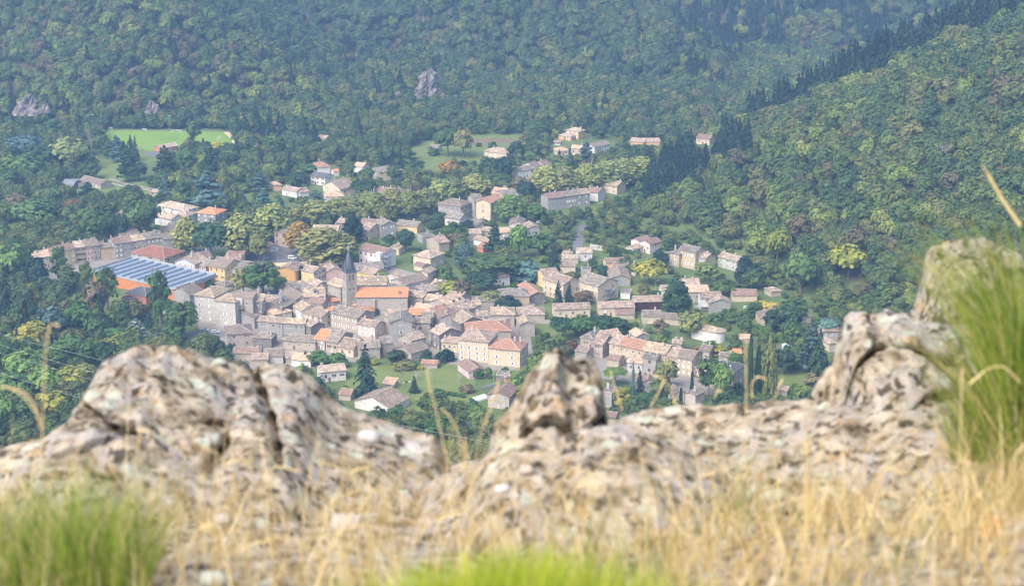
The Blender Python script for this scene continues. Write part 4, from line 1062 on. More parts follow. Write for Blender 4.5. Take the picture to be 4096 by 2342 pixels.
def quads(P, N, S, rg, asp=1.0, droop=None):
    """leaf clump quads at P (n,3) facing N with half size S"""
    n = len(P); N = N + rg.normal(0, .3, (n, 3)); N /= np.linalg.norm(N, axis=1)[:, None] + 1e-9
    A = np.cross(N, rg.normal(0, 1, (n, 3))); A /= np.linalg.norm(A, axis=1)[:, None] + 1e-9
    B = np.cross(N, A); S = S[:, None]
    bend = N * S * .35
    c = np.stack([P - A * S - B * S * asp - bend, P + A * S - B * S * asp * .6, P + A * S * .7 + B * S * asp - bend, P - A * S * .8 + B * S * asp * .8], 1)
    return c.reshape(-1, 3), np.arange(n * 4).reshape(n, 4)

def crown_mesh(seed, shape='round', nlump=34, per=42, leaf=.055, flat=1.0, mat=None, name="crown"):
    """crown of unit height: z 0..1, half width about .5; many leaf clumps on uneven lumps"""
    rg = np.random.default_rng(seed); P, N, T = [], [], []
    k = 0
    while k < nlump:
        d = rg.normal(0, 1, 3); d /= np.linalg.norm(d)
        if shape == 'round': c = d * np.array([.33, .33, .34]) * rg.uniform(.75, 1.1) + [0, 0, .55]; r = rg.uniform(.15, .23)
        elif shape == 'wide': c = d * np.array([.36, .36, .26]) * rg.uniform(.8, 1.1) + [0, 0, .52]; r = rg.uniform(.15, .23)
        elif shape == 'egg': z = rg.uniform(0, 1); rr = .42 * math.sin(math.pi * min(1, (z * .85 + .12))) ** .8 * (1 - z * .35); a = rg.uniform(0, 6.28); c = np.array([rr * math.cos(a), rr * math.sin(a), .06 + z * .86]); r = rg.uniform(.12, .18)
        elif shape == 'narrow': z = rg.uniform(0, 1); rr = .34 * (1 - z ** 2 * .8); a = rg.uniform(0, 6.28); c = np.array([rr * math.cos(a), rr * math.sin(a), .04 + z * .9]); r = rg.uniform(.07, .12) ; d = np.array([math.cos(a), math.sin(a), .2])
        elif shape == 'dome': d[2] = abs(d[2]) * .8 - .12; c = d * np.array([.42, .42, .5]) + [0, 0, .35]; r = rg.uniform(.1, .15)
        elif shape == 'open': c = d * np.array([.36, .36, .40]) * rg.uniform(.5, 1.15) + [0, 0, .55]; r = rg.uniform(.07, .14)
        elif shape == 'bush': d[2] = abs(d[2]); c = d * np.array([.36, .36, .62]) * rg.uniform(.7, 1.05) + [0, 0, .1]; r = rg.uniform(.13, .22)
        k += 1; n = per; u = rg.normal(0, 1, (n, 3)); u /= np.linalg.norm(u, axis=1)[:, None]
        u[:, 2] = np.where(u[:, 2] < -.35, -u[:, 2], u[:, 2])
        rad = r * rg.uniform(.25, 1.35, n)
        zs = .75 if shape in ('round', 'wide', 'open', 'dome', 'bush') else 1.0
        if shape == 'narrow': zs = 1.6
        P.append(c + u * rad[:, None] * [1, 1, zs]); N.append(u + d * .4 + [0, 0, .3])
        T.append(np.clip(rg.uniform(.1, .9) + rg.normal(0, .12, n), 0, 1))
    P, N, T = np.concatenate(P), np.concatenate(N), np.concatenate(T)
    S = leaf * rg.uniform(.6, 1.3, len(P)); co, F = quads(P, N, S, rg)
    co[:, 2] = np.clip(co[:, 2], 0, 1.08)
    return np_mesh(name, co, F, [mat or LEAF], attrs={'tone': np.repeat(T, 4)})

def conifer_mesh(seed, mat=None, tiers=15, w=.5, cedar=False, spread=1.0, name="crown"):
    rg = np.random.default_rng(seed); P, N, S, T = [], [], [], []
    for k in range(tiers):
        f = k / (tiers - 1)
        if cedar: R_ = w * (1 - f) ** .55 * rg.uniform(.75, 1.1) + .03; z0 = .12 + f * .84; nb = 9
        else: R_ = w * (1 - f) ** .75 * rg.uniform(.7, 1.15) + .02; z0 = .04 + f * .93; nb = int(6 + 9 * (1 - f) * 1.2)
        for b in range(nb):
            a = rg.uniform(0, 6.283); L = R_ * rg.uniform(.72, 1.12); tone = rg.uniform(.1, .9); m = int(5 + L * (34 if not cedar else 60))
            for q in range(m):
                s = (q + rg.uniform(0, 1)) / m; side = rg.normal(0, (.13 if cedar else .07) * L * (1.2 - s) + .008)
                r_ = L * (.12 + .88 * s)
                dz = (-.16 * s * s * L * 2 if not cedar else .05 * s - .03) + rg.normal(0, .008)
                P.append((r_ * math.cos(a) - side * math.sin(a), r_ * math.sin(a) + side * math.cos(a), z0 + dz)); T.append(tone + rg.normal(0, .1))
                N.append((math.cos(a) * .55, math.sin(a) * .55, .9)); S.append(rg.uniform(.014, .03) * (1.25 if cedar else 1) * spread)
    co, F = quads(np.array(P), np.array(N), np.array(S), rg, 1.4)
    return np_mesh(name, co, F, [mat or LEAF], attrs={'tone': np.repeat(np.clip(T, 0, 1), 4)})

def trunk_mesh(seed, top=.62, limbs=6, spread=.3, bare=False, mat=None, r0=.032, straight=False):
    rr = random.Random(seed); b = MB()
    pts = [(0, 0, -.06)]; x = y = 0
    for k in range(1, 6):
        if not straight: x += rr.uniform(-.02, .02); y += rr.uniform(-.02, .02)
        pts.append((x, y, top * k / 5))
    b.tube(pts, [r0 * (1.25 - .19 * k) if k else r0 * 1.6 for k in range(6)], 7)
    def limb(p, a, e, L, r, depth):
        q = [Vector(p)]; dirv = Vector((math.cos(a) * math.cos(e), math.sin(a) * math.cos(e), math.sin(e)))
        for k in range(4):
            dirv = (dirv + Vector((rr.uniform(-.2, .2), rr.uniform(-.2, .2), rr.uniform(-.05, .25)))).normalized(); q.append(q[-1] + dirv * L / 4)
        b.tube(q, [r, r * .8, r * .6, r * .42, r * .2], 5)
        if depth:
            for k in range(3 if not bare else 4): limb(q[rr.choice([2, 3, 3, 4])], a + rr.uniform(-.9, .9), e + rr.uniform(-.2, .5), L * .6, r * .5, depth - 1)
    for k in range(limbs):
        z = top * rr.uniform(.45, 1.0); j = min(4, int(z / top * 5)); p = Vector(pts[j]).lerp(Vector(pts[j + 1]), z / top * 5 - j)
        limb(p, rr.uniform(0, 6.28), rr.uniform(.35, 1.0), spread * rr.uniform(.8, 1.2), r0 * .6, 2 if bare else 1)
    return b.mesh("trunk", mat or BARK)

extras()
TM = {}
def tree_kit():
    for k in range(4): TM['round', k] = (crown_mesh(10 + k, 'round'), trunk_mesh(k))
    for k in range(3): TM['wide', k] = (crown_mesh(20 + k, 'wide'), trunk_mesh(5 + k))
    for k in range(3): TM['plane', k] = (crown_mesh(30 + k, 'egg', 80, 46, .04), trunk_mesh(8 + k, .7, 7, .3, mat=BARKP))
    for k in range(2): TM['open', k] = (crown_mesh(40 + k, 'open', 30, 30, .045), trunk_mesh(11 + k, .8, 9, .32))
    for k in range(2): TM['narrow', k] = (crown_mesh(50 + k, 'narrow', 60, 26, .05), trunk_mesh(13 + k, .7, 3, .1, straight=True))
    for k in range(2): TM['dome', k] = (crown_mesh(60 + k, 'dome', 50, 40, .035), trunk_mesh(15 + k, .55, 8, .35))
    for k in range(3): TM['bush', k] = (crown_mesh(70 + k, 'bush', 22, 44, .06), trunk_mesh(17 + k, .4, 5, .25))
    for k in range(3): TM['fir', k] = (conifer_mesh(80 + k), trunk_mesh(21 + k, .8, 0, straight=True, r0=.02))
    for k in range(3): TM['cedar', k] = (conifer_mesh(90 + k, cedar=True, tiers=11, w=.5), trunk_mesh(24 + k, .8, 4, .25, r0=.025))
    for k in range(2): TM['bare', k] = (None, trunk_mesh(27 + k, .6, 10, .36, bare=True, mat=BARKP, r0=.022))
tree_kit()

# kind -> (mesh family, crown bottom as share of height, colour, words, category)
G_ = dict(g=((.045, .085, .022), 'mid green'), d=((.022, .050, .022), 'dark green'), y=((.16, .17, .025), 'yellow green'), o=((.125, .142, .044), 'olive'), r=((.14, .085, .032), 'rusty brown'),
          p=((.150, .168, .048), 'yellowing'), w=((.10, .085, .045), 'brownish'), l=((.09, .15, .035), 'light green'), b=((.055, .10, .085), 'blue green'), v=((.040, .030, .040), 'purple leaved'),
          a=((.20, .125, .02), 'orange yellow'), s=((.13, .17, .13), 'silver green'), k=((.015, .038, .024), 'very dark'), c=((.30, .26, .04), 'bright yellow'), m=((.10, .012, .02), 'crimson'))
KIND = {'R': ('round', .14, 'leafy tree'), 'W': ('wide', .12, 'broad tree'), 'P': ('plane', .16, 'plane tree'), 'O': ('open', .1, 'airy tall tree'), 'N': ('narrow', .04, 'poplar'), 'U': ('dome', .45, 'umbrella pine'),
        'B': ('bush', 0.0, 'bush'), 'F': ('fir', .03, 'fir'), 'C': ('cedar', .05, 'cedar'), 'X': ('bare', 0, 'bare tree'), 'E': ('plane', .03, 'egg shaped tree'), 'Y': ('narrow', .02, 'cypress')}
NAMES = {'R': 'tree', 'W': 'tree', 'P': 'plane_tree', 'O': 'tree', 'N': 'poplar_tree', 'U': 'umbrella_pine', 'B': 'bush', 'F': 'fir_tree', 'C': 'cedar_tree', 'X': 'bare_tree', 'E': 'tree', 'Y': 'cypress_tree'}

MARKS = [("the football pitch", 680, 560), ("the clubhouse", 655, 590), ("the farmhouse", 370, 725), ("the orange hipped roof", 830, 850), ("the left terrace row", 400, 985), ("the factory", 560, 1100), ("the castle", 880, 1230), ("the town square", 1090, 1020),
         ("the spire", 1395, 1040), ("the church nave", 1530, 1190), ("the white shuttered building", 1500, 1010), ("the cream pyramid villa", 1720, 1030), ("the manor", 1980, 1420), ("the tall red roofed house", 1950, 830), ("the upper grey terrace", 2270, 790),
         ("the stepped white houses", 2140, 660), ("the peach villa", 2290, 520), ("the meadow bungalow", 1980, 610), ("the pink double villa", 2560, 970), ("the blocks of flats", 2330, 1150), ("the tan stone farmhouse", 2750, 1020), ("the long stone row", 2600, 1400),
         ("the white chapel", 2820, 1320), ("the right terrace houses", 2470, 1230), ("the balcony house", 2850, 1190), ("the big grey hipped roof", 2890, 1480), ("the steep brown hipped roof", 3080, 1260), ("the garden paddock", 1600, 1520), ("the pink bungalow", 1890, 1480),
         ("the left rock", 700, 1400), ("the grey hipped villa", 1560, 680), ("the dark slate roof", 1290, 700), ("the wide salmon roof", 1340, 780), ("the red shuttered town house", 1130, 930), ("the square stone house", 950, 1340), ("the long white house", 1330, 1480), ("the wide white house", 1490, 1600), ("the right lawn", 3200, 1540), ("the low pale salmon roof", 2050, 930)]
TREES = []     # (root, kind word, colour word, picture x, picture y, size word)
OCC = []

def tree(px, ytop, ybase, wpx, kind, col, k=None, label=None, jit=0):
    x, y, g = unproj(px, ybase)
    dep = y * CP - (g - CAMZ) * SP; s = FPX / dep
    h = (ybase - ytop) / s / .965; w = wpx / s
    fam, cb, word = KIND[kind]; rr = random.Random(int(px * 31 + ybase * 17))
    n = sum(1 for q in TM if q[0] == fam); k = rr.randrange(n) if k is None else k % n
    root = empty(NAMES[kind], (x, y, g), rr.uniform(0, 6.28))
    cm, tm = TM[fam, k]
    to = link("trunk", tm, root, (0, 0, 0), (0, 0, 0), (max(w, h * .4) if kind not in 'UX' else w, max(w, h * .4) if kind not in 'UX' else w, h))
    if cm:
        c = link("crown", cm, root, (0, 0, h * cb), (0, 0, 0), (w * 1.03, w * 1.03, h * (1 - cb) / 1.0))
        a = G_[col][0]; f = rr.uniform(.85, 1.2); j = [rr.uniform(.92, 1.08) for _ in range(3)]
        f *= 1.4; c.color = (a[0] * f * j[0], a[1] * f * j[1], a[2] * f * j[2], 1)
    cat = 'bush' if kind == 'B' else 'tree'
    root['category'] = cat
    size = 'small' if h < 6 else 'tall' if h > 15 else 'big' if w > 11 else 'medium'
    TREES.append((root, word, G_[col][1], px, ybase, size, label)); OCC.append((x, y, w * .5))
    return root

M = 1.6088
TL = """465,545,632,60,P,p 525,542,645,85,W,d 603,538,640,90,P,p 645,590,650,50,R,o 675,515,600,80,P,p 745,555,632,60,P,a 808,573,660,125,P,p 868,590,640,40,R,r
680,512,590,75,P,p 745,512,562,50,P,o 790,500,560,75,P,p 835,495,552,60,P,p 870,490,545,75,P,o 925,480,545,78,P,p 975,475,540,68,P,o 1015,475,540,60,P,p 1060,470,532,55,P,p 1098,450,520,62,P,p 1135,448,515,50,P,o 1180,438,500,72,P,p
1355,418,490,70,P,p 1405,420,490,58,P,o 1460,410,475,68,P,p 1510,405,467,78,P,p 1550,400,462,78,P,p 1592,393,455,68,P,p
905,443,492,60,W,d 878,538,602,52,E,k 1230,555,630,50,C,d 1155,608,668,50,E,b 1225,628,702,128,U,g 1245,642,694,75,W,o 1310,640,697,105,B,b 1378,608,675,50,F,d 1290,558,640,52,R,l 1338,575,640,60,W,g
1200,674,726,76,W,d 1120,697,747,58,R,y 1150,690,755,46,R,w 1222,722,757,56,R,o 1262,730,765,62,B,k 1388,695,755,34,F,k 1415,700,755,36,F,k 1450,722,756,48,R,w
1681,697,792,68,E,d 1612,640,706,74,W,y 1752,650,702,56,R,o 1400,785,842,60,W,d 1445,780,842,64,W,g 1495,779,832,60,W,d 1538,790,832,48,R,d
1717,772,840,62,R,o 1640,795,832,48,O,w 1600,790,835,30,X,g 1862,835,992,20,N,d 1882,862,985,22,N,d 1912,838,988,42,N,o 2015,800,925,70,C,b 2035,815,932,66,F,d 2020,915,965,52,B,w 1945,870,930,60,R,d 1968,800,862,60,R,g
1530,908,955,60,U,l 1525,930,975,38,F,b 1573,895,990,26,F,b 1590,915,985,34,F,k 1548,965,1022,54,R,y 1602,975,1022,66,R,g 1719,925,990,13,Y,k 1881,930,992,14,Y,k 1692,965,1015,13,Y,k 1762,888,985,58,R,g 1795,900,1000,52,R,l 1833,940,990,40,B,d 1655,892,965,60,R,o 1640,940,1010,55,R,g 1980,940,990,40,B,g
911,853,982,82,F,k 985,870,908,46,R,d 1005,890,918,56,B,o 1030,932,975,36,F,d 1093,972,1012,30,F,d 1108,858,898,46,B,k 842,868,910,54,B,g 792,874,908,62,R,g 760,870,905,30,F,d 1060,862,900,36,B,d 1090,960,985,40,B,g
655,645,738,98,W,g 606,665,735,56,R,o 700,680,722,40,B,l 520,690,722,36,B,k 458,740,835,76,W,g 400,670,815,74,O,g 268,662,770,76,O,g 318,735,792,56,R,v 292,748,792,34,R,y 150,612,705,50,O,g 350,640?,0,0,R,g
35,590,705,80,W,l 92,640,725,66,R,k 20,545,600,26,F,k 92,492,562,105,W,g 115,540,577,36,B,s 155,548,590,56,R,g 185,495,535,42,R,r 222,452,507,66,C,k 252,500,602,90,W,g 300,530,600,60,R,d 352,488,592,90,W,g 135,466,520,50,R,g 45,480,540,60,R,w 95,470,500,50,R,g
180,333,420,90,W,o 229,320,390,24,X,g 292,337,402,46,C,b 320,362,450,60,C,d 338,338,400,28,F,d 345,405,448,48,R,d 413,362,452,70,C,d 410,430,497,44,C,b 481,302,375,44,O,g 466,372,430,52,R,g 518,425,512,96,C,b 522,370,436,46,C,d 543,350,384,34,W,c 225,385,420,40,R,g
647,428,476,56,C,b 656,475,522,62,C,b 697,485,532,46,F,b 785,472,515,56,C,b 740,430,462,54,R,d 762,408,428,58,W,g 915,418,452,34,R,g 980,411,452,42,R,g 603,488,515,40,C,d 570,372,412,56,R,g 680,335,392,60,R,g 632,340,385,48,R,d
1117,394,444,46,W,a 1256,392,447,54,R,k 1232,428,470,66,U,g 1309,451,499,42,R,k 1417,362,432,38,F,b 1457,353,402,50,C,b 1390,370,394,18,F,d 1270,488,554,66,P,l 1330,505,552,56,R,g 1200,543,560,26,U,d 1290,440,480,40,R,w 1335,297,342,56,W,g 1112,312,388,70,W,g 1152,322,392,54,R,o 1284,353,398,48,R,d 1320,373,400,36,W,l 1180,395,437,60,B,g 1210,400,440,56,B,d
610,272,350,46,F,k 640,250,348,52,F,k 672,262,350,50,F,k 590,290,345,40,F,d 705,285,352,46,F,k 755,282,350,52,F,d 780,300,355,44,F,k 35,190,310,34,F,k 135,300,352,56,R,g 60,330,400,80,W,b 105,355,420,90,W,d 60,380,450,90,W,g 20,420,480,60,R,g 250,335,378,40,R,g
1100,655,700,50,B,g 1045,612,650,46,B,d 1010,570,625,44,R,d 990,590,622,40,B,g 955,602,625,40,B,g 970,585,612,36,R,d 1092,528,562,48,R,d 1130,575,610,44,R,w 1125,548,605,56,W,g 1160,540,580,40,B,k 1148,560,585,44,B,y 1080,545,580,36,R,d 1180,655,690,50,B,g
955,672,700,62,B,l 750,662,695,20,Y,k 1280,500,520,40,B,k 1340,470,500,30,B,k 1640,610,668,44,B,k 1555,640,672,70,B,g 1500,650,690,40,B,d 1870,655,700,50,R,k 1850,640,700,60,N,k 1800,690,735,60,W,g 1975,735,800,60,W,g 1990,610,730,80,W,l 1930,560,660,60,W,y 2110,600,690,90,W,y 2200,680,760,80,B,g
1890,745,770,40,W,c 1868,752,790,44,O,g 1915,750,790,40,R,c 1920,770,830,50,R,d 1965,760,830,70,R,d 2060,785,835,60,W,b 1785,770,800,56,B,g 1850,790,830,40,R,g 1770,840,868,34,B,g 1790,850,885,36,B,y 1735,855,880,30,B,a 1830,870,905,50,B,g 1815,760,800,50,B,g 1960,850,880,40,B,g 1410,870,900,30,B,d 1425,840,870,36,B,m
1285,925,965,40,R,l 1300,950,1005,40,R,y 1255,905,935,30,B,g 1190,910,940,30,B,g 1213,912,942,20,R,l 1145,1020,1060,50,R,g 1190,1010,1075,56,R,l 1110,1020,1090,60,W,g 1070,1035,1090,50,B,g 1020,1010,1045,60,B,o 985,1000,1040,50,B,g 940,1005,1035,40,B,d 1160,950,975,40,B,w 1100,1000,1018,30,B,k 1175,985,1012,30,B,g 1035,925,945,36,X,g 1000,905,960,24,X,g 1075,915,945,26,X,g 1140,925,955,30,X,g
930,880,905,24,B,y 1045,905,918,18,B,c 505,830,860,40,B,g 545,845,868,36,B,k 575,850,872,26,B,d 370,770,815,40,F,k 435,790,845,60,B,g 415,735,760,30,B,w 340,790,850,70,C,s 300,812,838,30,B,l 240,700,800,60,R,w 195,745,840,80,W,g 130,760,860,80,O,b 235,790,850,56,R,g 180,830,900,70,R,g 70,720,850,70,O,d 20,650,800,50,F,k 250,730,805,30,N,d 290,815,860,70,R,g 90,790,880,80,W,y 145,850,930,80,R,g 220,850,910,60,R,g 60,860,950,90,W,l 270,850,920,60,R,d 15,830,930,60,W,g 30,920,1010,90,W,l 110,905,990,90,W,l 180,910,980,70,R,y 60,970,1060,90,W,g 130,960,1040,80,W,y 10,990,1080,70,R,l 215,900,950,50,R,o 400,820,860,50,R,d 370,830,870,46,B,g 1010,395,415,30,R,g 1040,400,428,34,R,d 1075,360,385,34,B,g 1150,395,412,26,B,d 1225,348,366,26,B,g 1100,345,362,20,B,l 1190,352,364,16,B,g 1065,420,432,24,B,w 1260,372,386,22,B,g 1020,375,395,30,W,g"""
for tok in TL.split():
    q = tok.split(',')
    if '?' in tok: continue
    px, yt, yb, w = [float(v) * M for v in q[:4]]
    if q[4] == 'P': w *= 1.22
    tree(px, yt, yb, w, q[4], q[5])
print("trees by hand", len(TREES))

# ---------------------------------------------------------------- fields that stay free of trees, in picture points
CLEAR = [[(420, 515), (910, 522), (975, 605), (395, 610)], [(330, 640), (500, 630), (640, 640), (700, 700), (470, 740), (330, 700)], [(400, 740), (560, 735), (620, 765), (560, 800), (400, 800)], [(545, 585), (760, 600), (760, 640), (540, 640)],
         [(1600, 600), (1780, 540), (2110, 538), (2090, 640), (1900, 690), (1640, 690)], [(1370, 1470), (1760, 1450), (1900, 1470), (1900, 1610), (1640, 1650), (1390, 1600)], [(2480, 1110), (2680, 1100), (2680, 1180), (2500, 1190)],
         [(2030, 1060), (2190, 1080), (2190, 1150), (2050, 1150)], [(3110, 1490), (3260, 1480), (3320, 1620), (3120, 1620)], [(780, 1330), (760, 1190), (880, 1120), (1060, 1000), (1300, 1030), (1550, 1060), (1760, 1120), (2000, 1260), (2140, 1320), (2160, 1480), (1700, 1480), (1560, 1420), (1300, 1470), (980, 1480), (860, 1400)],
         [(60, 1080), (380, 1000), (700, 950), (900, 985), (1240, 985), (1240, 1100), (860, 1160), (380, 1100)], [(2280, 1440), (2440, 1330), (2980, 1480), (2990, 1560), (2840, 1620), (2600, 1600), (2320, 1560)],
         [(2150, 1120), (2480, 1120), (2480, 1290), (2150, 1290)], [(1860, 1630), (1930, 1630), (1950, 1730), (1860, 1730)], [(30, 900), (240, 880), (260, 935), (40, 950)],
         [(2290, 880), (2350, 880), (2340, 1030), (2290, 1030)], [(2300, 555), (2480, 560), (2480, 640), (2200, 650)]]
def inside(x, y, poly):
    c = False; n = len(poly)
    for i in range(n):
        (x0, y0), (x1, y1) = poly[i], poly[i - 1]
        if (y0 > y) != (y1 > y) and x < (x1 - x0) * (y - y0) / (y1 - y0) + x0: c = not c
    return c

HB = np.array([(h[0], h[1], h[2], h[3], h[4], h[5], h[6]) for h in HOUSES])
OC = np.array(OCC)
def free(x, y, g, r, h, pad=2.0):
    if ((HB[:, 0] - x) ** 2 + (HB[:, 1] - y) ** 2 < (HB[:, 2] + r * .8 + pad) ** 2).any(): return False
    if len(OC) and ((OC[:, 0] - x) ** 2 + (OC[:, 1] - y) ** 2 < (OC[:, 2] * .8 + r * .7) ** 2).any(): return False
    px, py, dep = proj(x, y, g); s = FPX / dep; w = r * s * .8; top = py - h * s * .85
    hit = (HB[:, 1] > y - 2) & (HB[:, 3] < px + w) & (HB[:, 5] > px - w) & (HB[:, 6] > top + 3) & (HB[:, 4] < py)
    if hit.any(): return False
    return not any(inside(px, py, p) for p in CLEAR)

# label the trees so that each can be found
def label_trees(ts, group):
    from collections import defaultdict
    by = defaultdict(list)
    for (root, word, colw, px, py, size, lab) in ts:
        m = min(MARKS, key=lambda q: (q[1] - px) ** 2 + ((q[2] - py) * 1.4) ** 2); dx, dy = px - m[1], py - m[2]
        where = ("just " if abs(dx) + abs(dy) < 90 else "") + ("left of" if dx < -abs(dy) * .8 else "right of" if dx > abs(dy) * .8 else "behind" if dy < 0 else "in front of")
        by["%s %s %s %s %s" % (size, colw, word, where, m[0])].append((px, root))
    O = ['leftmost', 'second from left', 'third from left', 'fourth from left', 'fifth from left', 'sixth from left', 'seventh from left', 'eighth from left', 'ninth from left']
    for lab, l in by.items():
        l.sort(key=lambda q: q[0])
        for i, (px, root) in enumerate(l):
            full = lab if len(l) == 1 else "%s, %s there" % (lab, 'rightmost' if i == len(l) - 1 else O[min(i, 8)])
            tag(root, full.replace("medium ", "").replace(", %s of its kind there", ""), None, group)

# ---------------------------------------------------------------- woods: one mass, crowns set on points
def forest_kit():
    col = D.collections.new("wood_crowns")
    ST = dict(
        broad=[(0, (.045, .085, .026)), (.3, (.066, .108, .030)), (.6, (.092, .130, .036)), (.82, (.12, .14, .040)), (.94, (.115, .12, .042)), (1, (.15, .17, .04))],
        dark=[(0, (.042, .080, .034)), (.6, (.062, .105, .038)), (1, (.08, .118, .042))],
        light=[(0, (.10, .155, .036)), (.5, (.135, .19, .040)), (1, (.18, .21, .044))],
        conif=[(0, (.014, .036, .026)), (.7, (.022, .050, .031)), (1, (.034, .064, .034))],
        brown=[(0, (.08, .088, .04)), (.6, (.10, .098, .045)), (1, (.12, .10, .045))])
    kinds = []
    for nm, st in ST.items():
        m = leaf_mat("leaves_" + nm, st)
        for k in range(4 if nm in ('broad', 'conif') else 2):
            if nm == 'conif': me = conifer_mesh(200 + k, m, 13, .52, spread=1.5)
            else: me = crown_mesh(210 + k + len(kinds), 'round' if k % 2 else 'wide', 34, 46, .046, mat=m)
            o = D.objects.new("k%02d_%s" % (len(kinds), nm), me); col.objects.link(o); kinds.append(nm)
    me = trunk_mesh(300, .6, 12, .36, bare=True, mat=BARKP, r0=.02); o = D.objects.new("k%02d_bare" % len(kinds), me); col.objects.link(o); kinds.append('bare')
    return col, kinds

def instancer(name, pts, rot, scl, idx, col, label):
    me = D.meshes.new(name); n = len(pts); me.vertices.add(n); me.vertices.foreach_set('co', np.asarray(pts, np.float32).ravel())
    for nm, arr, ty in (('rz', rot, 'FLOAT'), ('kind_index', idx, 'INT')):
        at = me.attributes.new(nm, ty, 'POINT'); at.data.foreach_set('value', np.asarray(arr, np.float32 if ty == 'FLOAT' else np.int32))
    at = me.attributes.new('size', 'FLOAT_VECTOR', 'POINT'); at.data.foreach_set('vector', np.asarray(scl, np.float32).ravel())
    o = link(name, me); tag(o, label, None, None, 'stuff')
    gt = D.node_groups.new(name, 'GeometryNodeTree'); gt.interface.new_socket("Geometry", in_out='INPUT', socket_type='NodeSocketGeometry'); gt.interface.new_socket("Geometry", in_out='OUTPUT', socket_type='NodeSocketGeometry')
    N = gt.nodes; gi, go = N.new('NodeGroupInput'), N.new('NodeGroupOutput'); ip = N.new('GeometryNodeInstanceOnPoints'); ci = N.new('GeometryNodeCollectionInfo')
    ci.inputs['Collection'].default_value = col; ci.inputs['Separate Children'].default_value = True; ci.inputs['Reset Children'].default_value = True
    def attr(nm, ty):
        a = N.new('GeometryNodeInputNamedAttribute'); a.data_type = ty; a.inputs['Name'].default_value = nm; return a.outputs[0]
    cx = N.new('ShaderNodeCombineXYZ'); L = gt.links
    L.new(attr('rz', 'FLOAT'), cx.inputs[2]); er = N.new('FunctionNodeEulerToRotation'); L.new(cx.outputs[0], er.inputs[0])
    L.new(gi.outputs[0], ip.inputs['Points']); L.new(ci.outputs[0], ip.inputs['Instance']); ip.inputs['Pick Instance'].default_value = True
    L.new(attr('kind_index', 'INT'), ip.inputs['Instance Index']); L.new(er.outputs[0], ip.inputs['Rotation']); L.new(attr('size', 'FLOAT_VECTOR'), ip.inputs['Scale'])
    L.new(ip.outputs[0], go.inputs[0]); md = o.modifiers.new("woods", 'NODES'); md.node_group = gt
    return o

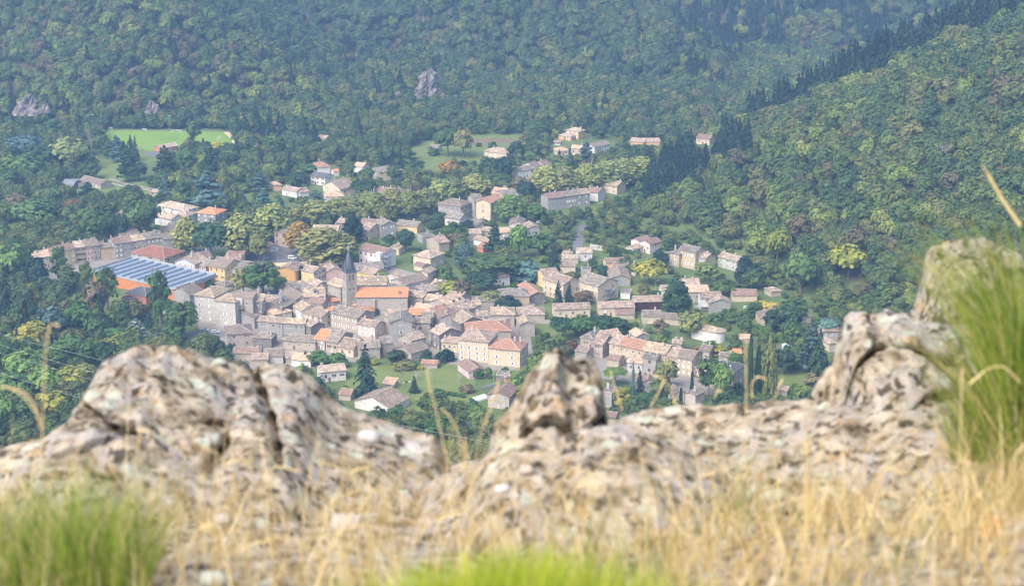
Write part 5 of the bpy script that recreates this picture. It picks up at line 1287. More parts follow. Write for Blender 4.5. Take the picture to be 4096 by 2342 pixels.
def woods():
    global OC
    col, kinds = forest_kit(); ix = {n: [i for i, k in enumerate(kinds) if k == n] for n in set(kinds)}
    rg = np.random.default_rng(5); rr = random.Random(3)
    groups = dict(far=[], slope=[], valley=[])
    CRAG = [(1690, 410, 60, 45), (85, 290, 40, 24), (150, 208, 22, 10), (600, 238, 22, 12)]
    y = 560.0
    while y < 2150:
        st = 7.2 if y < 1600 else 9.0
        half = y * .3 + 60; x = -half
        while x < half:
            X = x + rr.uniform(-.45, .45) * st; Y = y + rr.uniform(-.45, .45) * st; x += st
            g = g1(X, Y); px, py, dep = proj(X, Y, g)
            if px < -350 or px > 4450 or py < -130 or py > 1980: continue
            slope = g > 1.0
            valley = not slope
            if any(((px - a) / w_) ** 2 + ((py - b) / h_) ** 2 < 1 for a, b, w_, h_ in CRAG): continue
            n = noise.noise(Vector((X * .012, Y * .012, 3.0))); n2 = noise.noise(Vector((X * .03, Y * .03, 9.0)))
            rightslope = slope and X > 60 and Y < 1300
            # leaf kinds; on the left hills they also paint lit and shaded slopes
            k = 'broad'; crest = False
            if slope and not rightslope:
                onA = Y < 1480 and .55 * (-148 - X) > 0 and g > .5 and g >= min(.6 * (Y - 1345), .55 * (-148 - X)) - 14
                if onA:  # browner and lighter crowns paint the spur as the lit side
                    if rr.random() < .14: k = 'brown'
                    elif rr.random() < .2: k = 'light'
                elif n2 > .1 or X < -80: k = 'dark'  # dark crowns paint the gully shade behind the spur; the rest follow noise
                if X > 150 and n > -.1 and rr.random() < .75: k = 'conif'
                elif rr.random() < .06: k = 'conif'
                if rr.random() < .05: k = 'light'
                if n < -.3 and rr.random() < .3: k = 'brown'
            elif rightslope:
                yc = 1200 - .26 * (X - 157)
                if 0 < yc - Y < 38 + 14 * n2 and X > 160: k = 'conif'; crest = True
                elif Y > yc: k = 'conif' if rr.random() < .6 else 'broad'
                elif Y > 1062 and X < 152 + 16 * n2: k = 'conif'
                elif n2 > .3: k = 'dark'
                elif n2 < -.02 and rr.random() < .42: k = 'light'
                elif rr.random() < .05: k = 'brown'
            else:
                if n2 > .2: k = 'dark'
                elif rr.random() < .12: k = 'light'
                elif rr.random() < .05: k = 'brown'
                elif rr.random() < .08 and Y > 1150: k = 'conif'
            q_ = rr.uniform(0, 1) ** 1.4; h = 7.5 + 9 * q_ + rr.uniform(0, 2); w = 7 + 8.5 * q_ + rr.uniform(-1, 1)
            if k == 'conif': h = rr.uniform(13, 22) * (1.5 if crest else 1); w = rr.uniform(8, 11) * (1.35 if crest else 1.1)
            if valley: 
                if Y < 1330: h *= .78; w *= .78
                if 655 < py < 1660 and 560 < px < 3300:
                    if px > 2050 and py > 900 and rr.random() < .12: continue
                    if rr.random() < (.75 if px > 2050 and py > 900 else .5): h *= .42; w *= .6
                    if k == 'dark' and rr.random() < .5: k = 'light'
            if slope and rr.random() < (.02 if not rightslope else .012): k = 'bare'; h *= .7; w *= .6
            if not free(X, Y, g, w / 2, h, 1.5 if valley else 1.0): continue
            i = rr.choice(ix[k])
            hid = (proj(X, Y, g + h)[1] > 1990)
            grp = 'valley' if valley and Y < 1330 else 'slope' if rightslope else 'far'
            groups[grp].append((X, Y, g - .4, rr.uniform(0, 6.28), w, w, h, i, k, px, py, h, w))
            if crest and k == 'conif':
                X2, Y2 = X + rr.uniform(2, 5), Y + rr.uniform(-4, 4); groups[grp].append((X2, Y2, g1(X2, Y2) - .4, rr.uniform(0, 6.28), w * .9, w * .9, h * rr.uniform(.6, 1.0), rr.choice(ix[k]), k, px, py, h, w))
        y += st
    labs = dict(far=("wood", "bluish mixed wood covering the far hillsides"), slope=("wood", "green mixed wood on the near right hillside"), valley=("undergrowth", "small garden trees and hedgerow thickets between the houses"))
    for nm, L in groups.items():
        a = np.array([q[:8] for q in L]); o = instancer(labs[nm][0], a[:, :3], a[:, 3], a[:, 4:7], a[:, 7], col, labs[nm][1]); print(nm, len(L))
woods()
label_trees(TREES, "trees in and around the village")

# rock crags in the far wood
def crag(px, py, w, h, label, seed, lean=.2):
    x, y, g = unproj(px, py); dep = y * CP - (g - CAMZ) * SP; s = FPX / dep
    W, Hh = w / s, h / s; rg = random.Random(seed); N_, K = 44, 30; V = []; F = []
    for j in range(K):
        v = j / (K - 1)
        for i in range(N_):
            a = 2 * math.pi * i / N_; r = (1 - v) ** .75
            p = Vector((math.cos(a) * W/2 * r + lean * W * v * .5, math.sin(a) * W * .35 * r, v * Hh * 1.02 - 2))
            q = Vector((p.x * .16, p.y * .16, p.z * .07 + seed)); d = noise.fractal(q, .8, 2.2, 5) * W * .17 + abs(noise.noise(Vector((p.x * .5, p.y * .5, p.z * .12)))) * -1.8
            n = Vector((math.cos(a), math.sin(a), .2)); V.append(tuple(p + n * d * (1 if j < K - 1 else .2)))
    for j in range(K - 1):
        for i in range(N_): F.append((j * N_ + i, j * N_ + (i + 1) % N_, (j + 1) * N_ + (i + 1) % N_, (j + 1) * N_ + i))
    t = NT("crag_rock"); co = t.coord(); mp = t.n("ShaderNodeMapping"); mp.inputs['Scale'].default_value = (1, 1, .35); t.l(co, mp.inputs[0])
    n1 = t.noise(mp.outputs[0], .45, 8, .72); c = t.ramp(n1, [(.32, (.05, .045, .04)), (.48, (.15, .135, .125)), (.62, (.26, .235, .22)), (.75, (.36, .33, .31))])
    me = D.meshes.new("rock_crag"); me.from_pydata(V, [], F); me.materials.append(t.finish(c, .95, t.bump(n1, .9, .6)))
    o = link("rock_crag", me, None, (x, y + W * .2, g)); tag(o, label, "rock", "rock crags on the far hillside")
crag(1700, 442, 190, 175, "pointed grey rock crag rising from the far wood", 3, .25)
crag(1600, 442, 110, 80, "low broken grey crag at the left foot of the pointed crag", 8, 0)
crag(85, 310, 110, 85, "pale slanting crag in the wood at the upper left", 12, .5)
crag(150, 215, 70, 35, "thin pale ledge of rock above the upper left crag", 15, .5)
crag(595, 245, 70, 50, "small brownish scree crag in the middle of the left hill", 19, 0)
# ---------------------------------------------------------------- the hilltop in front: ground, rocks, dry grass
def gz(x, y):
    """height of the hilltop ground near the camera"""
    z = 271.5 - .31 * (y - 3.0) + .10 * max(0, x - .3) + .10 * max(0, x - .9)
    return z + .03 * noise.noise(Vector((x * 3, y * 3, 0))) + .012 * noise.noise(Vector((x * 11, y * 11, 4)))

def rock_material():
    t = NT("lichen_rock"); co = t.n("ShaderNodeNewGeometry").outputs['Position']
    w = t.noise(co, 3.0, 3, .5, 1); ad = t.n("ShaderNodeVectorMath", operation='MULTIPLY_ADD'); t.l(w, ad.inputs[0]); ad.inputs[1].default_value = (.10, .10, .10); t.l(co, ad.inputs[2]); P = ad.outputs[0]
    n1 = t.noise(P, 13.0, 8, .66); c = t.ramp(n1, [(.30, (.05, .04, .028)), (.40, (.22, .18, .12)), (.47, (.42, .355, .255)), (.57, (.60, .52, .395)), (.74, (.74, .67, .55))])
    n2 = t.noise(P, 5.5, 6, .6); c = t.mix(t.ramp(n2, [(.47, 0.0), (.58, .85)]), c, t.ramp(t.noise(P, 12, 5, .6), [(.35, (.40, .37, .345)), (.65, (.64, .60, .56))]))     # grey bare faces
    n3 = t.noise(P, 17.0, 6, .65); c = t.mix(t.ramp(n3, [(.54, 0.0), (.63, .65)]), c, (.46, .29, .13))                                                                # ochre lichen
    n4 = t.noise(P, 24.0, 5, .62); c = t.mix(t.ramp(n4, [(.545, 0.0), (.58, .9)]), c, (.05, .04, .03))                                                              # small dark brown mottles
    n4b = t.noise(P, 10.0, 6, .62); c = t.mix(t.ramp(n4b, [(.56, 0.0), (.65, .6)]), c, (.24, .20, .10))
    v = t.voro(P, 9.0, out='Distance'); n5 = t.noise(P, 22, 5, .7); k = t.math('ADD', v, t.math('MULTIPLY', n5, .55)); gate = t.ramp(t.noise(co, 2.6, 3, .5), [(.33, 0.0), (.40, 1.0)])
    f = t.math('MULTIPLY', t.ramp(k, [(.47, 1.0), (.54, 0.0)]), gate); c = t.mix(f, c, t.ramp(n5, [(.35, (.46, .49, .36)), (.6, (.66, .69, .57)), (.8, (.76, .77, .70))]))              # pale green lichen
    b = t.noise(P, 30, 6, .7)
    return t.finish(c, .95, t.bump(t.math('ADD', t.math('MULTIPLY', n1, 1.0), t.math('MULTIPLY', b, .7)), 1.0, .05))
ROCKM = rock_material()

def rock(name, label, crest, dist, df, db, seed, base=None, amp=1.0, res=.009, bumpy=1.0, cracks=()):
    """rock whose skyline runs through the crest points (picture points) at distance dist; df deep to the front, db to the back"""
    xs_ = [at_depth(px, py, dist).x for px, py in crest]; zs_ = [at_depth(px, py, dist).z for px, py in crest]
    n = int((xs_[-1] - xs_[0]) / res); K = 110; V = []; F = []
    L = xs_[-1] - xs_[0]
    for i in range(n + 1):
        u = i / n; x = xs_[0] + L * u; zc = float(np.interp(x, xs_, zs_)); edge = min(1, 4.5 * min(u, 1 - u) + .12) ** .6
        yc = dist + .12 * math.sin(x * 3 + seed); y0 = yc - df * edge; y1 = yc + db * edge; zc = CAMZ + (zc - CAMZ) * yc / dist; x = x * yc / dist
        zb = (gz(x, y0) - .10) if base is None else min(gz(x, y0) - .1, base)
        zb = min(zb, zc - .08)
        for j in range(K + 1):
            v = j / K
            if v < .68:
                s = v / .68; a = s * math.pi / 2; y = yc - (yc - y0) * (1 - math.sin(a)) ** 1.0 if False else y0 + (yc - y0) * (1 - math.cos(a) ** .8 if False else s ** 1.25)
                z = zb + (zc - zb) * (math.sin(a) ** .85)
            else:
                s = (v - .68) / .32; y = yc + (y1 - yc) * s; z = zc - (zc - zb + .9) * s ** .95
            hh = max(.05, zc - zb)
            p = Vector((x, y, z)); q = p * 1.0 + Vector((seed * 7.3, 0, 0))
            damp = 1 - .93 * math.exp(-((v - .68) / .15) ** 2)
            sm_ = .05 * noise.noise(q * 6); big = noise.fractal(q * 2.3, .9, 2.1, 3); blk = noise.voronoi(q * 3.1)[0]; blk2 = noise.voronoi((q + Vector((sm_, 0, sm_))) * 5.2); crack = -max(0, .09 - (blk[1] - blk[0])) * 1.2
            sm = noise.fractal(q * 9, .8, 2.2, 4); fine = noise.fractal(q * 34, .8, 2.2, 2)
            cell = blk2[1][0]; hsh = noise.noise(cell * 3.7); rv = Vector((noise.noise(cell * 5.1), noise.noise(cell * 7.3), noise.noise(cell * 9.7)))
            dsp = ((.075 * hsh + .05 * rv.dot(q * 5.2 - cell)) * (.25 + .75 * damp) + .075 * big * damp + 1.1 * crack * (.3 + .7 * damp) + .048 * sm * (.5 + .5 * damp) + .020 * fine) * amp * bumpy * min(1, hh * 2.2)
            nrm = Vector((.15 * (u - .5), -.85 if v < .68 else .6, .38 if v > .3 else .25)).normalized()
            if v < .72:
                for cr, cw in cracks:
                    a_, b_, _ = proj(*p); 
                    for (cx0, cy0), (cx1, cy1) in zip(cr, cr[1:]):
                        tt = max(0, min(1, ((a_ - cx0) * (cx1 - cx0) + (b_ - cy0) * (cy1 - cy0)) / ((cx1 - cx0) ** 2 + (cy1 - cy0) ** 2))); dd_ = math.hypot(a_ - cx0 - tt * (cx1 - cx0), b_ - cy0 - tt * (cy1 - cy0))
                        if dd_ < cw: dsp -= (.12 if seed == 3 else .05) * (1 - dd_ / cw)
            V.append(tuple(p + nrm * dsp + Vector((0, 0, .008 * fine - .014))))
    W = K + 1
    for i in range(n):
        for j in range(K): F.append((i * W + j, (i + 1) * W + j, (i + 1) * W + j + 1, i * W + j + 1))
    V = np.array(V); me = np_mesh(name, V, np.array(F), [ROCKM], smooth=True)
    o = link(name, me); tag(o, label, "rock", "lichen covered rocks on the hilltop"); return o

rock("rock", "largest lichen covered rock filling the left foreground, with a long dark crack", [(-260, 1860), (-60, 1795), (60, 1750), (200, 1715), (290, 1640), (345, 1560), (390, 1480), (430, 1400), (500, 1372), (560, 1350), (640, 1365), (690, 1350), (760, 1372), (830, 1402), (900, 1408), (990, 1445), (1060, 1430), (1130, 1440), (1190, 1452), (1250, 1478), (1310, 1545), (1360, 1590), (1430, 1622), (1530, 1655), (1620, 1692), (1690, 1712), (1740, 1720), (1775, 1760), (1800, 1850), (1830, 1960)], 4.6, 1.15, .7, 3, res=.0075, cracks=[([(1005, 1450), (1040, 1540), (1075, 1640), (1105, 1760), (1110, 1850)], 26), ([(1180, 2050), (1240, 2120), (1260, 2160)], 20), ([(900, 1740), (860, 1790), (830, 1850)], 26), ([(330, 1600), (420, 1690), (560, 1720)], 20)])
rock("rock", "upright rock pillar in the middle of the foreground with a pale lichen patch", [(1930, 1900), (1955, 1790), (1975, 1670), (2035, 1610), (2085, 1530), (2110, 1470), (2165, 1405), (2215, 1365), (2255, 1372), (2290, 1412), (2340, 1395), (2385, 1420), (2408, 1470), (2412, 1540), (2425, 1640), (2470, 1760), (2520, 1850)], 4.4, .55, .45, 11, res=.006, cracks=[([(2262, 1400), (2270, 1560), (2300, 1720)], 30), ([(2040, 1640), (2020, 1760)], 18)])
rock("rock", "long low rock ridge running right of the pillar", [(2240, 1850), (2330, 1720), (2420, 1670), (2500, 1640), (2600, 1612), (2700, 1592), (2800, 1590), (2860, 1600), (2940, 1585), (3010, 1592), (3090, 1575), (3180, 1572), (3260, 1580), (3400, 1560), (3560, 1570), (3750, 1640), (4000, 1760), (4200, 1900)], 4.7, 1.0, .5, 19)
rock("rock", "square topped boulder on the right, below the highest rock", [(3235, 1800), (3240, 1590), (3262, 1520), (3300, 1462), (3335, 1445), (3345, 1350), (3372, 1250), (3420, 1222), (3500, 1228), (3560, 1214), (3610, 1226), (3680, 1260), (3780, 1270), (3900, 1290), (4050, 1310), (4250, 1400), (4400, 1600)], 4.95, .75, .6, 27)
rock("rock", "highest rounded rock at the right edge, pale with dark hollows", [(3625, 1400), (3645, 1235), (3668, 1160), (3692, 1070), (3705, 990), (3730, 955), (3790, 942), (3850, 930), (3930, 930), (3990, 948), (4060, 985), (4120, 1060), (4200, 1200), (4300, 1400)], 5.25, .6, .5, 35, res=.007, cracks=[([(3700, 1150), (3800, 1190), (3870, 1215)], 34), ([(4010, 1180), (4060, 1280)], 34)])
rock("rock", "broken rock ledge wrapping the foot of the pillar", [(1800, 1960), (1880, 1860), (1960, 1775), (2030, 1735), (2120, 1722), (2210, 1742), (2290, 1700), (2400, 1672), (2500, 1668), (2600, 1700), (2720, 1760), (2850, 1830), (2980, 1930)], 4.08, .75, .4, 61, res=.0075)
rock("rock", "rough lichen spotted ledge climbing towards the right edge", [(2820, 1900), (2900, 1800), (3010, 1715), (3130, 1690), (3230, 1640), (3330, 1600), (3430, 1590), (3520, 1530), (3640, 1510), (3760, 1540), (3900, 1560), (4080, 1610), (4280, 1700), (4450, 1850)], 4.42, .85, .4, 67, res=.0075)
rock("rock", "small low rock in the gap between the left rock and the pillar", [(1640, 2050), (1700, 1920), (1780, 1870), (1880, 1858), (1960, 1868), (2050, 1900), (2150, 2000)], 4.2, .5, .3, 41, amp=.7)
rock("rock", "flat slab of rock breaking through the dry grass at right", [(2950, 2100), (3020, 1930), (3200, 1880), (3450, 1860), (3700, 1800), (3860, 1800), (4000, 1880), (4200, 2050)], 4.15, .7, .3, 47, amp=.8)
rock("rock", "grey stony hump in the lower middle of the grass", [(1250, 2200), (1350, 2080), (1500, 2020), (1650, 2040), (1850, 1990), (2000, 2020), (2150, 2090), (2250, 2200)], 3.75, .5, .3, 53, amp=.7)

def hilltop():
    n = 190; xs = np.linspace(-2.6, 2.9, n); ys = np.linspace(.2, 7.2, 200); V = []
    for y in ys:
        for x in xs:
            z = gz(x, y) + .02 * noise.fractal(Vector((x * 8, y * 8, 1)), .8, 2.2, 3)
            if y > 5.4: z -= (y - 5.4) * 2.4
            ex = max(0, abs(x) - 2.2); z -= ex * 1.5
            V.append((x, y, z))
    i = (np.arange(199)[:, None] * n + np.arange(n - 1)[None]).ravel(); F = np.stack([i, i + 1, i + n + 1, i + n], -1)
    t = NT("stony_soil"); co = t.n("ShaderNodeNewGeometry").outputs['Position']; a = t.noise(co, 9, 7, .7)
    c = t.ramp(a, [(.3, (.09, .07, .045)), (.5, (.24, .18, .11)), (.65, (.38, .31, .22)), (.8, (.5, .44, .36))])
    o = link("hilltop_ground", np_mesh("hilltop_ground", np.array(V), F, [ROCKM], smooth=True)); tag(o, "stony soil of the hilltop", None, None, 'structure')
hilltop()

def blade_mesh(name, base, hgt, wid, lean, lang, curl, col, mats, seg=6, tone=None):
    """many bent ribbons: base (n,3), height, width, lean amount and direction, curl"""
    n = len(base); s = np.linspace(0, 1, seg + 1); d = np.stack([np.cos(lang), np.sin(lang), np.zeros(n)], 1)
    ang = np.random.default_rng(1).uniform(0, 6.28, n); side = np.stack([np.cos(ang), np.sin(ang) * .4, np.zeros(n)], 1)
    rows = []
    for k in s:
        off = lean * k + curl * k ** 3; up = k * np.sqrt(np.maximum(.05, 1 - np.minimum(.93, (lean * .8 + curl) ** 2 * k ** 3)))
        droop = np.maximum(0, curl * 1.3 - .5) * k ** 4
        c = base + d * (off * hgt)[:, None] + np.array([0, 0, 1.]) * ((up - droop) * hgt)[:, None]; w = (wid * (1 - k * .85))[:, None]
        rows.append(c - side * w); rows.append(c + side * w)
    co = np.stack(rows, 1).reshape(-1, 3); R_ = 2 * (seg + 1); i0 = np.arange(n)[:, None] * R_; F = []
    for k in range(seg): F.append(i0 + np.array([[2 * k, 2 * k + 1, 2 * k + 3, 2 * k + 2]]))
    F = np.stack(F, 1).reshape(-1, 4); T = np.repeat(tone if tone is not None else np.random.default_rng(2).uniform(0, 1, n), R_)
    return np_mesh(name, co, F, mats, attrs={'tone': T})

def grass_mat(name, stops, transl=.3):
    t = NT(name); at = t.n("ShaderNodeAttribute"); at.attribute_name = 'tone'
    return t.finish(t.ramp(at.outputs['Fac'], stops), .7, None, .3, transl)
DRY = grass_mat("dry_grass", [(0, (.24, .15, .05)), (.3, (.48, .34, .12)), (.65, (.66, .51, .23)), (1, (.78, .66, .40))])
MIXG = grass_mat("half_green_grass", [(0, (.10, .17, .04)), (.5, (.24, .29, .08)), (1, (.50, .44, .16))])
PALE = grass_mat("pale_straw", [(0, (.16, .10, .045)), (.3, (.38, .28, .13)), (.7, (.60, .48, .26)), (1, (.72, .62, .42))])
GRN = grass_mat("fresh_grass", [(0, (.12, .17, .015)), (.4, (.26, .36, .02)), (.75, (.42, .49, .03)), (1, (.58, .54, .12))], .4)
BROOM = grass_mat("broom_stems", [(0, (.045, .075, .015)), (.3, (.11, .18, .025)), (.6, (.22, .31, .035)), (.82, (.36, .40, .07)), (.9, (.50, .42, .16)), (1, (.60, .48, .24))], .4)

def field(name, label, n, region, h0, h1, mat, seed, dens=None, w0=.0007, w1=.0016, lean=.35, curl=.5):
    rg = np.random.default_rng(seed); B = []
    while len(B) < n:
        x, y = rg.uniform(region[0], region[1]), rg.uniform(region[2], region[3])
        d = dens(x, y) if dens else noise.noise(Vector((x * 2.2, y * 2.2, seed))) + .55
        if rg.uniform(0, 1) < d: B.append((x, y, gz(x, y) - .01))
    B = np.array(B); m = len(B); h = rg.uniform(h0, h1, m) * rg.uniform(.6, 1.15, m)
    me = blade_mesh(name, B, h, rg.uniform(w0, w1, m), rg.uniform(.02, lean, m), rg.uniform(0, 6.28, m), rg.uniform(0, curl, m) ** 1.2, None, [mat])
    o = link(name, me); tag(o, label, None, None, 'stuff')
clump = lambda x, y, k=2.6, o=.5, sd=0: noise.noise(Vector((x * k, y * k, sd))) + o
field("dry_grass", "matted dry straw grass lying over the hilltop", 1300, (-1.4, 1.8, 2.1, 4.6), .10, .28, DRY, 1, lambda x, y: clump(x, y, 3, .35) * (.35 if x < 0 else .9), .0010, .0026, 1.1, 1.0)
field("dry_grass", "thick bent dry grass at the lower right", 800, (.0, 1.8, 2.2, 3.6), .12, .32, DRY, 2, lambda x, y: clump(x, y, 3.4, .1, 5) * min(1, .25 + x), .0010, .0024, .9, 1.0)
field("dry_grass", "pale tangled straw lying low among the stones", 1300, (-1.4, 1.8, 2.3, 4.4), .10, .22, PALE, 5, lambda x, y: clump(x, y, 4, .2, 11), .0010, .0024, 1.2, 1.0)
field("dry_grass", "greenish grass mixed into the dry grass at right", 1500, (.0, 1.6, 2.6, 4.3), .08, .22, MIXG, 3, lambda x, y: clump(x, y, 3, .15, 7), .0008, .0018, .6, .7)
field("dry_grass", "wispy upright straw in front of the rocks", 1800, (-1.2, 1.5, 2.5, 3.9), .16, .36, DRY, 8, lambda x, y: clump(x, y, 5, .1, 21), .0009, .0018, .45, .7)
field("dry_grass", "thin dry grass among the rocks", 1300, (-1.3, 1.6, 4.1, 5.0), .08, .22, DRY, 4, None, .0007, .0014, .6, .7)
# bright fresh grass very near the lens, at the bottom middle
def near_grass():
    rg = np.random.default_rng(9); n = 5200; px = rg.normal(2090, 360, n); y = rg.uniform(1.9, 2.5, n); top = 2190 + np.abs(px - 2080) * .17 + rg.uniform(0, 150, n)
    B = []; H_ = []
    for a, b, t_ in zip(px, y, top):
        p = at_depth(a, t_, b); g = gz(p.x, b); B.append((p.x, b, g - .02)); H_.append(max(.05, p.z - g + .02))
    o = link("fresh_grass", blade_mesh("fresh_grass", np.array(B), np.array(H_), rg.uniform(.001, .0024, n), rg.uniform(0, .2, n), rg.uniform(0, 6.28, n), rg.uniform(0, .25, n), None, [GRN])); tag(o, "bright yellow green grass tuft at the very bottom", None, None, 'stuff')
near_grass()
# green broom tufts
def broom(name, label, boxes, n, seed, mat, yr, ang=None, spread=.3, wid=.0011):
    rg = np.random.default_rng(seed); B = []; H_ = []; A = []; Ln = []
    for (x0, x1, ytop, ybot, share) in boxes:
        for _ in range(int(n * share)):
            a = rg.uniform(x0, x1); b = rg.uniform(*yr); t_ = ytop + (ybot - ytop) * rg.uniform(0, .62) ** 1.4 + 30 * noise.noise(Vector((a * .02, b * 4, seed)))
            p = at_depth(a, t_, b); q = at_depth(a, ybot, b); g = min(q.z, p.z - .05)
            B.append((p.x, b, g)); H_.append(p.z - g); A.append(ang if ang is not None and rg.uniform() < .75 else rg.uniform(0, 6.28)); Ln.append(rg.uniform(0, spread))
    m = len(B); A = np.array(A) + rg.normal(0, .3, m)
    o = link(name, blade_mesh(name, np.array(B), np.array(H_), rg.uniform(wid * .6, wid * 1.4, m), np.array(Ln), A, rg.uniform(0, .35, m), None, [mat])); tag(o, label, "plant", "green broom tufts"); return o
broom("broom_bush", "bright green broom tuft at the lower left", [(-150, 120, 1900, 2420, .22), (60, 330, 1900, 2420, .26), (230, 460, 1840, 2420, .3), (420, 560, 1970, 2400, .2)], 2300, 21, BROOM, (2.6, 3.2), None, .55, .0013)
broom("broom_bush", "tall dark green broom tuft leaning in from the right edge", [(4040, 4300, 760, 1600, .5), (4010, 4300, 1060, 1800, .34), (3930, 4220, 1330, 1850, .26), (3830, 4000, 1500, 1840, .10)], 1500, 33, BROOM, (3.5, 4.3), math.pi, .7, .0016)

# single stalks with seed heads
def stalk(pts, dist, label, head=.25, r=.0011, hr=.0035, col=None):
    P = [at_depth(px, py, dist) for px, py in pts]; base = P[0].copy()
    root = empty("grass_stalk", base); tag(root, label, "grass stalk", "tall dry grass stalks")
    Q = []
    for k in range(len(P) - 1):
        for s in range(5): Q.append(P[k].lerp(P[k + 1], s / 5))
    Q.append(P[-1])
    for _ in range(3): Q = [Q[0]] + [(Q[i - 1] + Q[i] * 2 + Q[i + 1]) / 4 for i in range(1, len(Q) - 1)] + [Q[-1]]
    Q = [q - base for q in Q]; n = len(Q); c = min(int(n * (1 - head)), n - 3); m = MB(); m.tube(Q[:c + 1], [r * (1.2 - .5 * i / n) for i in range(c + 1)], 5); m.obj("stem", plain("dry_stem", (.58, .46, .22)), root)
    m = MB(); hd = Q[c:]; k_ = len(hd)
    for i in range(k_ * 9):
        u = i / (k_ * 9) * (k_ - 1.001); a = hd[int(u)].lerp(hd[int(u) + 1], u % 1); t = (hd[int(u) + 1] - hd[int(u)]).normalized(); an = i * 2.4; o_ = t.cross(Vector((math.cos(an), .3, math.sin(an)))).normalized()
        m.tube([a, a + o_ * hr * .8 + t * hr * .9, a + o_ * hr * .7 + t * hr * 2.4], [hr * .25, hr * .38, hr * .06], 4)
    m.obj("seed_head", plain("dry_head", (.60, .47, .24)), root)
ST_ = [([(170, 1900), (172, 1600), (185, 1350), (205, 1290), (225, 1300)], 3.0, "tall straight straw stalk at the far left edge", .12),
 ([(40, 1550), (90, 1580), (140, 1640), (165, 1710)], 3.0, "short drooping stalk beside the far left one", .5), ([(0, 1545), (80, 1555), (130, 1600), (160, 1680)], 3.1, "curved dry stalk reaching in from the left edge", .6),
 ([(1790, 1850), (1745, 1640), (1720, 1550), (1712, 1480)], 3.3, "golden stalk standing in the gap, left of the pillar", .5), ([(1870, 1830), (1830, 1720), (1800, 1660), (1775, 1640)], 3.3, "leaning golden stalk in the gap between the rocks", .55),
 ([(1940, 1700), (1960, 1640), (1985, 1570), (1995, 1530)], 3.4, "short forked stalk against the left side of the pillar", .6), ([(1850, 1900), (1868, 1800), (1862, 1760)], 3.3, "pale short stalk at the bottom of the gap", .5),
 ([(2490, 1640), (2465, 1560), (2445, 1490)], 4.0, "golden stalk just right of the pillar", .6), ([(2600, 1630), (2640, 1560), (2660, 1520)], 4.1, "short stalk on the low ridge, leaning right", .6), ([(2700, 1620), (2690, 1560), (2650, 1510), (2620, 1500)], 4.1, "arched stalk on the low ridge above the pillar side", .5),
 ([(2985, 1900), (2985, 1600), (2985, 1450), (2982, 1330)], 3.6, "tall thin vertical stalk crossing the poplars", .35), ([(3010, 1590), (3005, 1530), (3030, 1505), (3060, 1515)], 4.2, "hooked stalk beside the thin vertical one", .5), ([(3100, 1590), (3115, 1550), (3130, 1520)], 4.2, "small upright stalk near the stone hut", .6),
 ([(2860, 1590), (2865, 1565), (2880, 1565)], 4.2, "tiny stalk on the ridge crest", .6), ([(4080, 900), (4030, 830), (3975, 740), (3935, 665)], 3.6, "thick straight stem slanting up from the right broom tuft", .02),
 ([(560, 2340), (530, 2100), (545, 1900), (560, 1720)], 3.1, "upright stalk in front of the left rock", .2), ([(900, 2340), (940, 2100), (935, 1900), (925, 1760), (905, 1690)], 3.1, "stalk crossing the middle of the left rock", .12), ([(1050, 2300), (1070, 2050), (1095, 1850), (1070, 1700)], 3.2, "stalk beside the dark crack", .15),
 ([(640, 2300), (645, 2000), (640, 1830), (600, 1720), (560, 1715)], 3.0, "tall arched stalk before the left rock", .3), ([(1540, 2200), (1480, 2020), (1400, 1880), (1270, 1840)], 3.1, "long arched straw stalk drooping left", .35), ([(1300, 2300), (1250, 2180), (1120, 2140), (960, 2190)], 2.9, "low arched stalk with hanging head", .3),
 ([(3960, 2300), (3900, 2050), (3780, 1800), (3740, 1680)], 3.0, "long stalk leaning left in front of the right broom", .2), ([(3840, 1850), (3845, 1600), (3850, 1480)], 3.2, "thin stalk against the right rocks", .2), ([(4080, 1530), (4020, 1460), (3950, 1470), (3880, 1530)], 3.3, "arched stalk hanging before the right broom", .3)]
for i, q in enumerate(ST_): stalk(q[0], q[1], q[2], q[3], .0013 if i != 14 else .004, .0028)
rs = random.Random(77)
for i in range(44):      # more bent stalks through the lower right grass
    px = rs.uniform(700, 4050); y0 = 2360; hh = rs.uniform(260, 620); lean = rs.uniform(-160, 160); dd = rs.uniform(2.6, 3.6)
    w_ = "far left" if px < 1500 else "middle" if px < 2600 else "right" if px < 3300 else "far right"
    stalk([(px, y0), (px + lean * .3, y0 - hh * .55), (px + lean * .8, y0 - hh * .9), (px + lean * 1.5, y0 - hh * (.98 if i % 3 else .85))], dd, "bent straw stalk rising from the dry grass at the bottom, %s of it" % w_, rs.uniform(.15, .35), .0011, .0026)
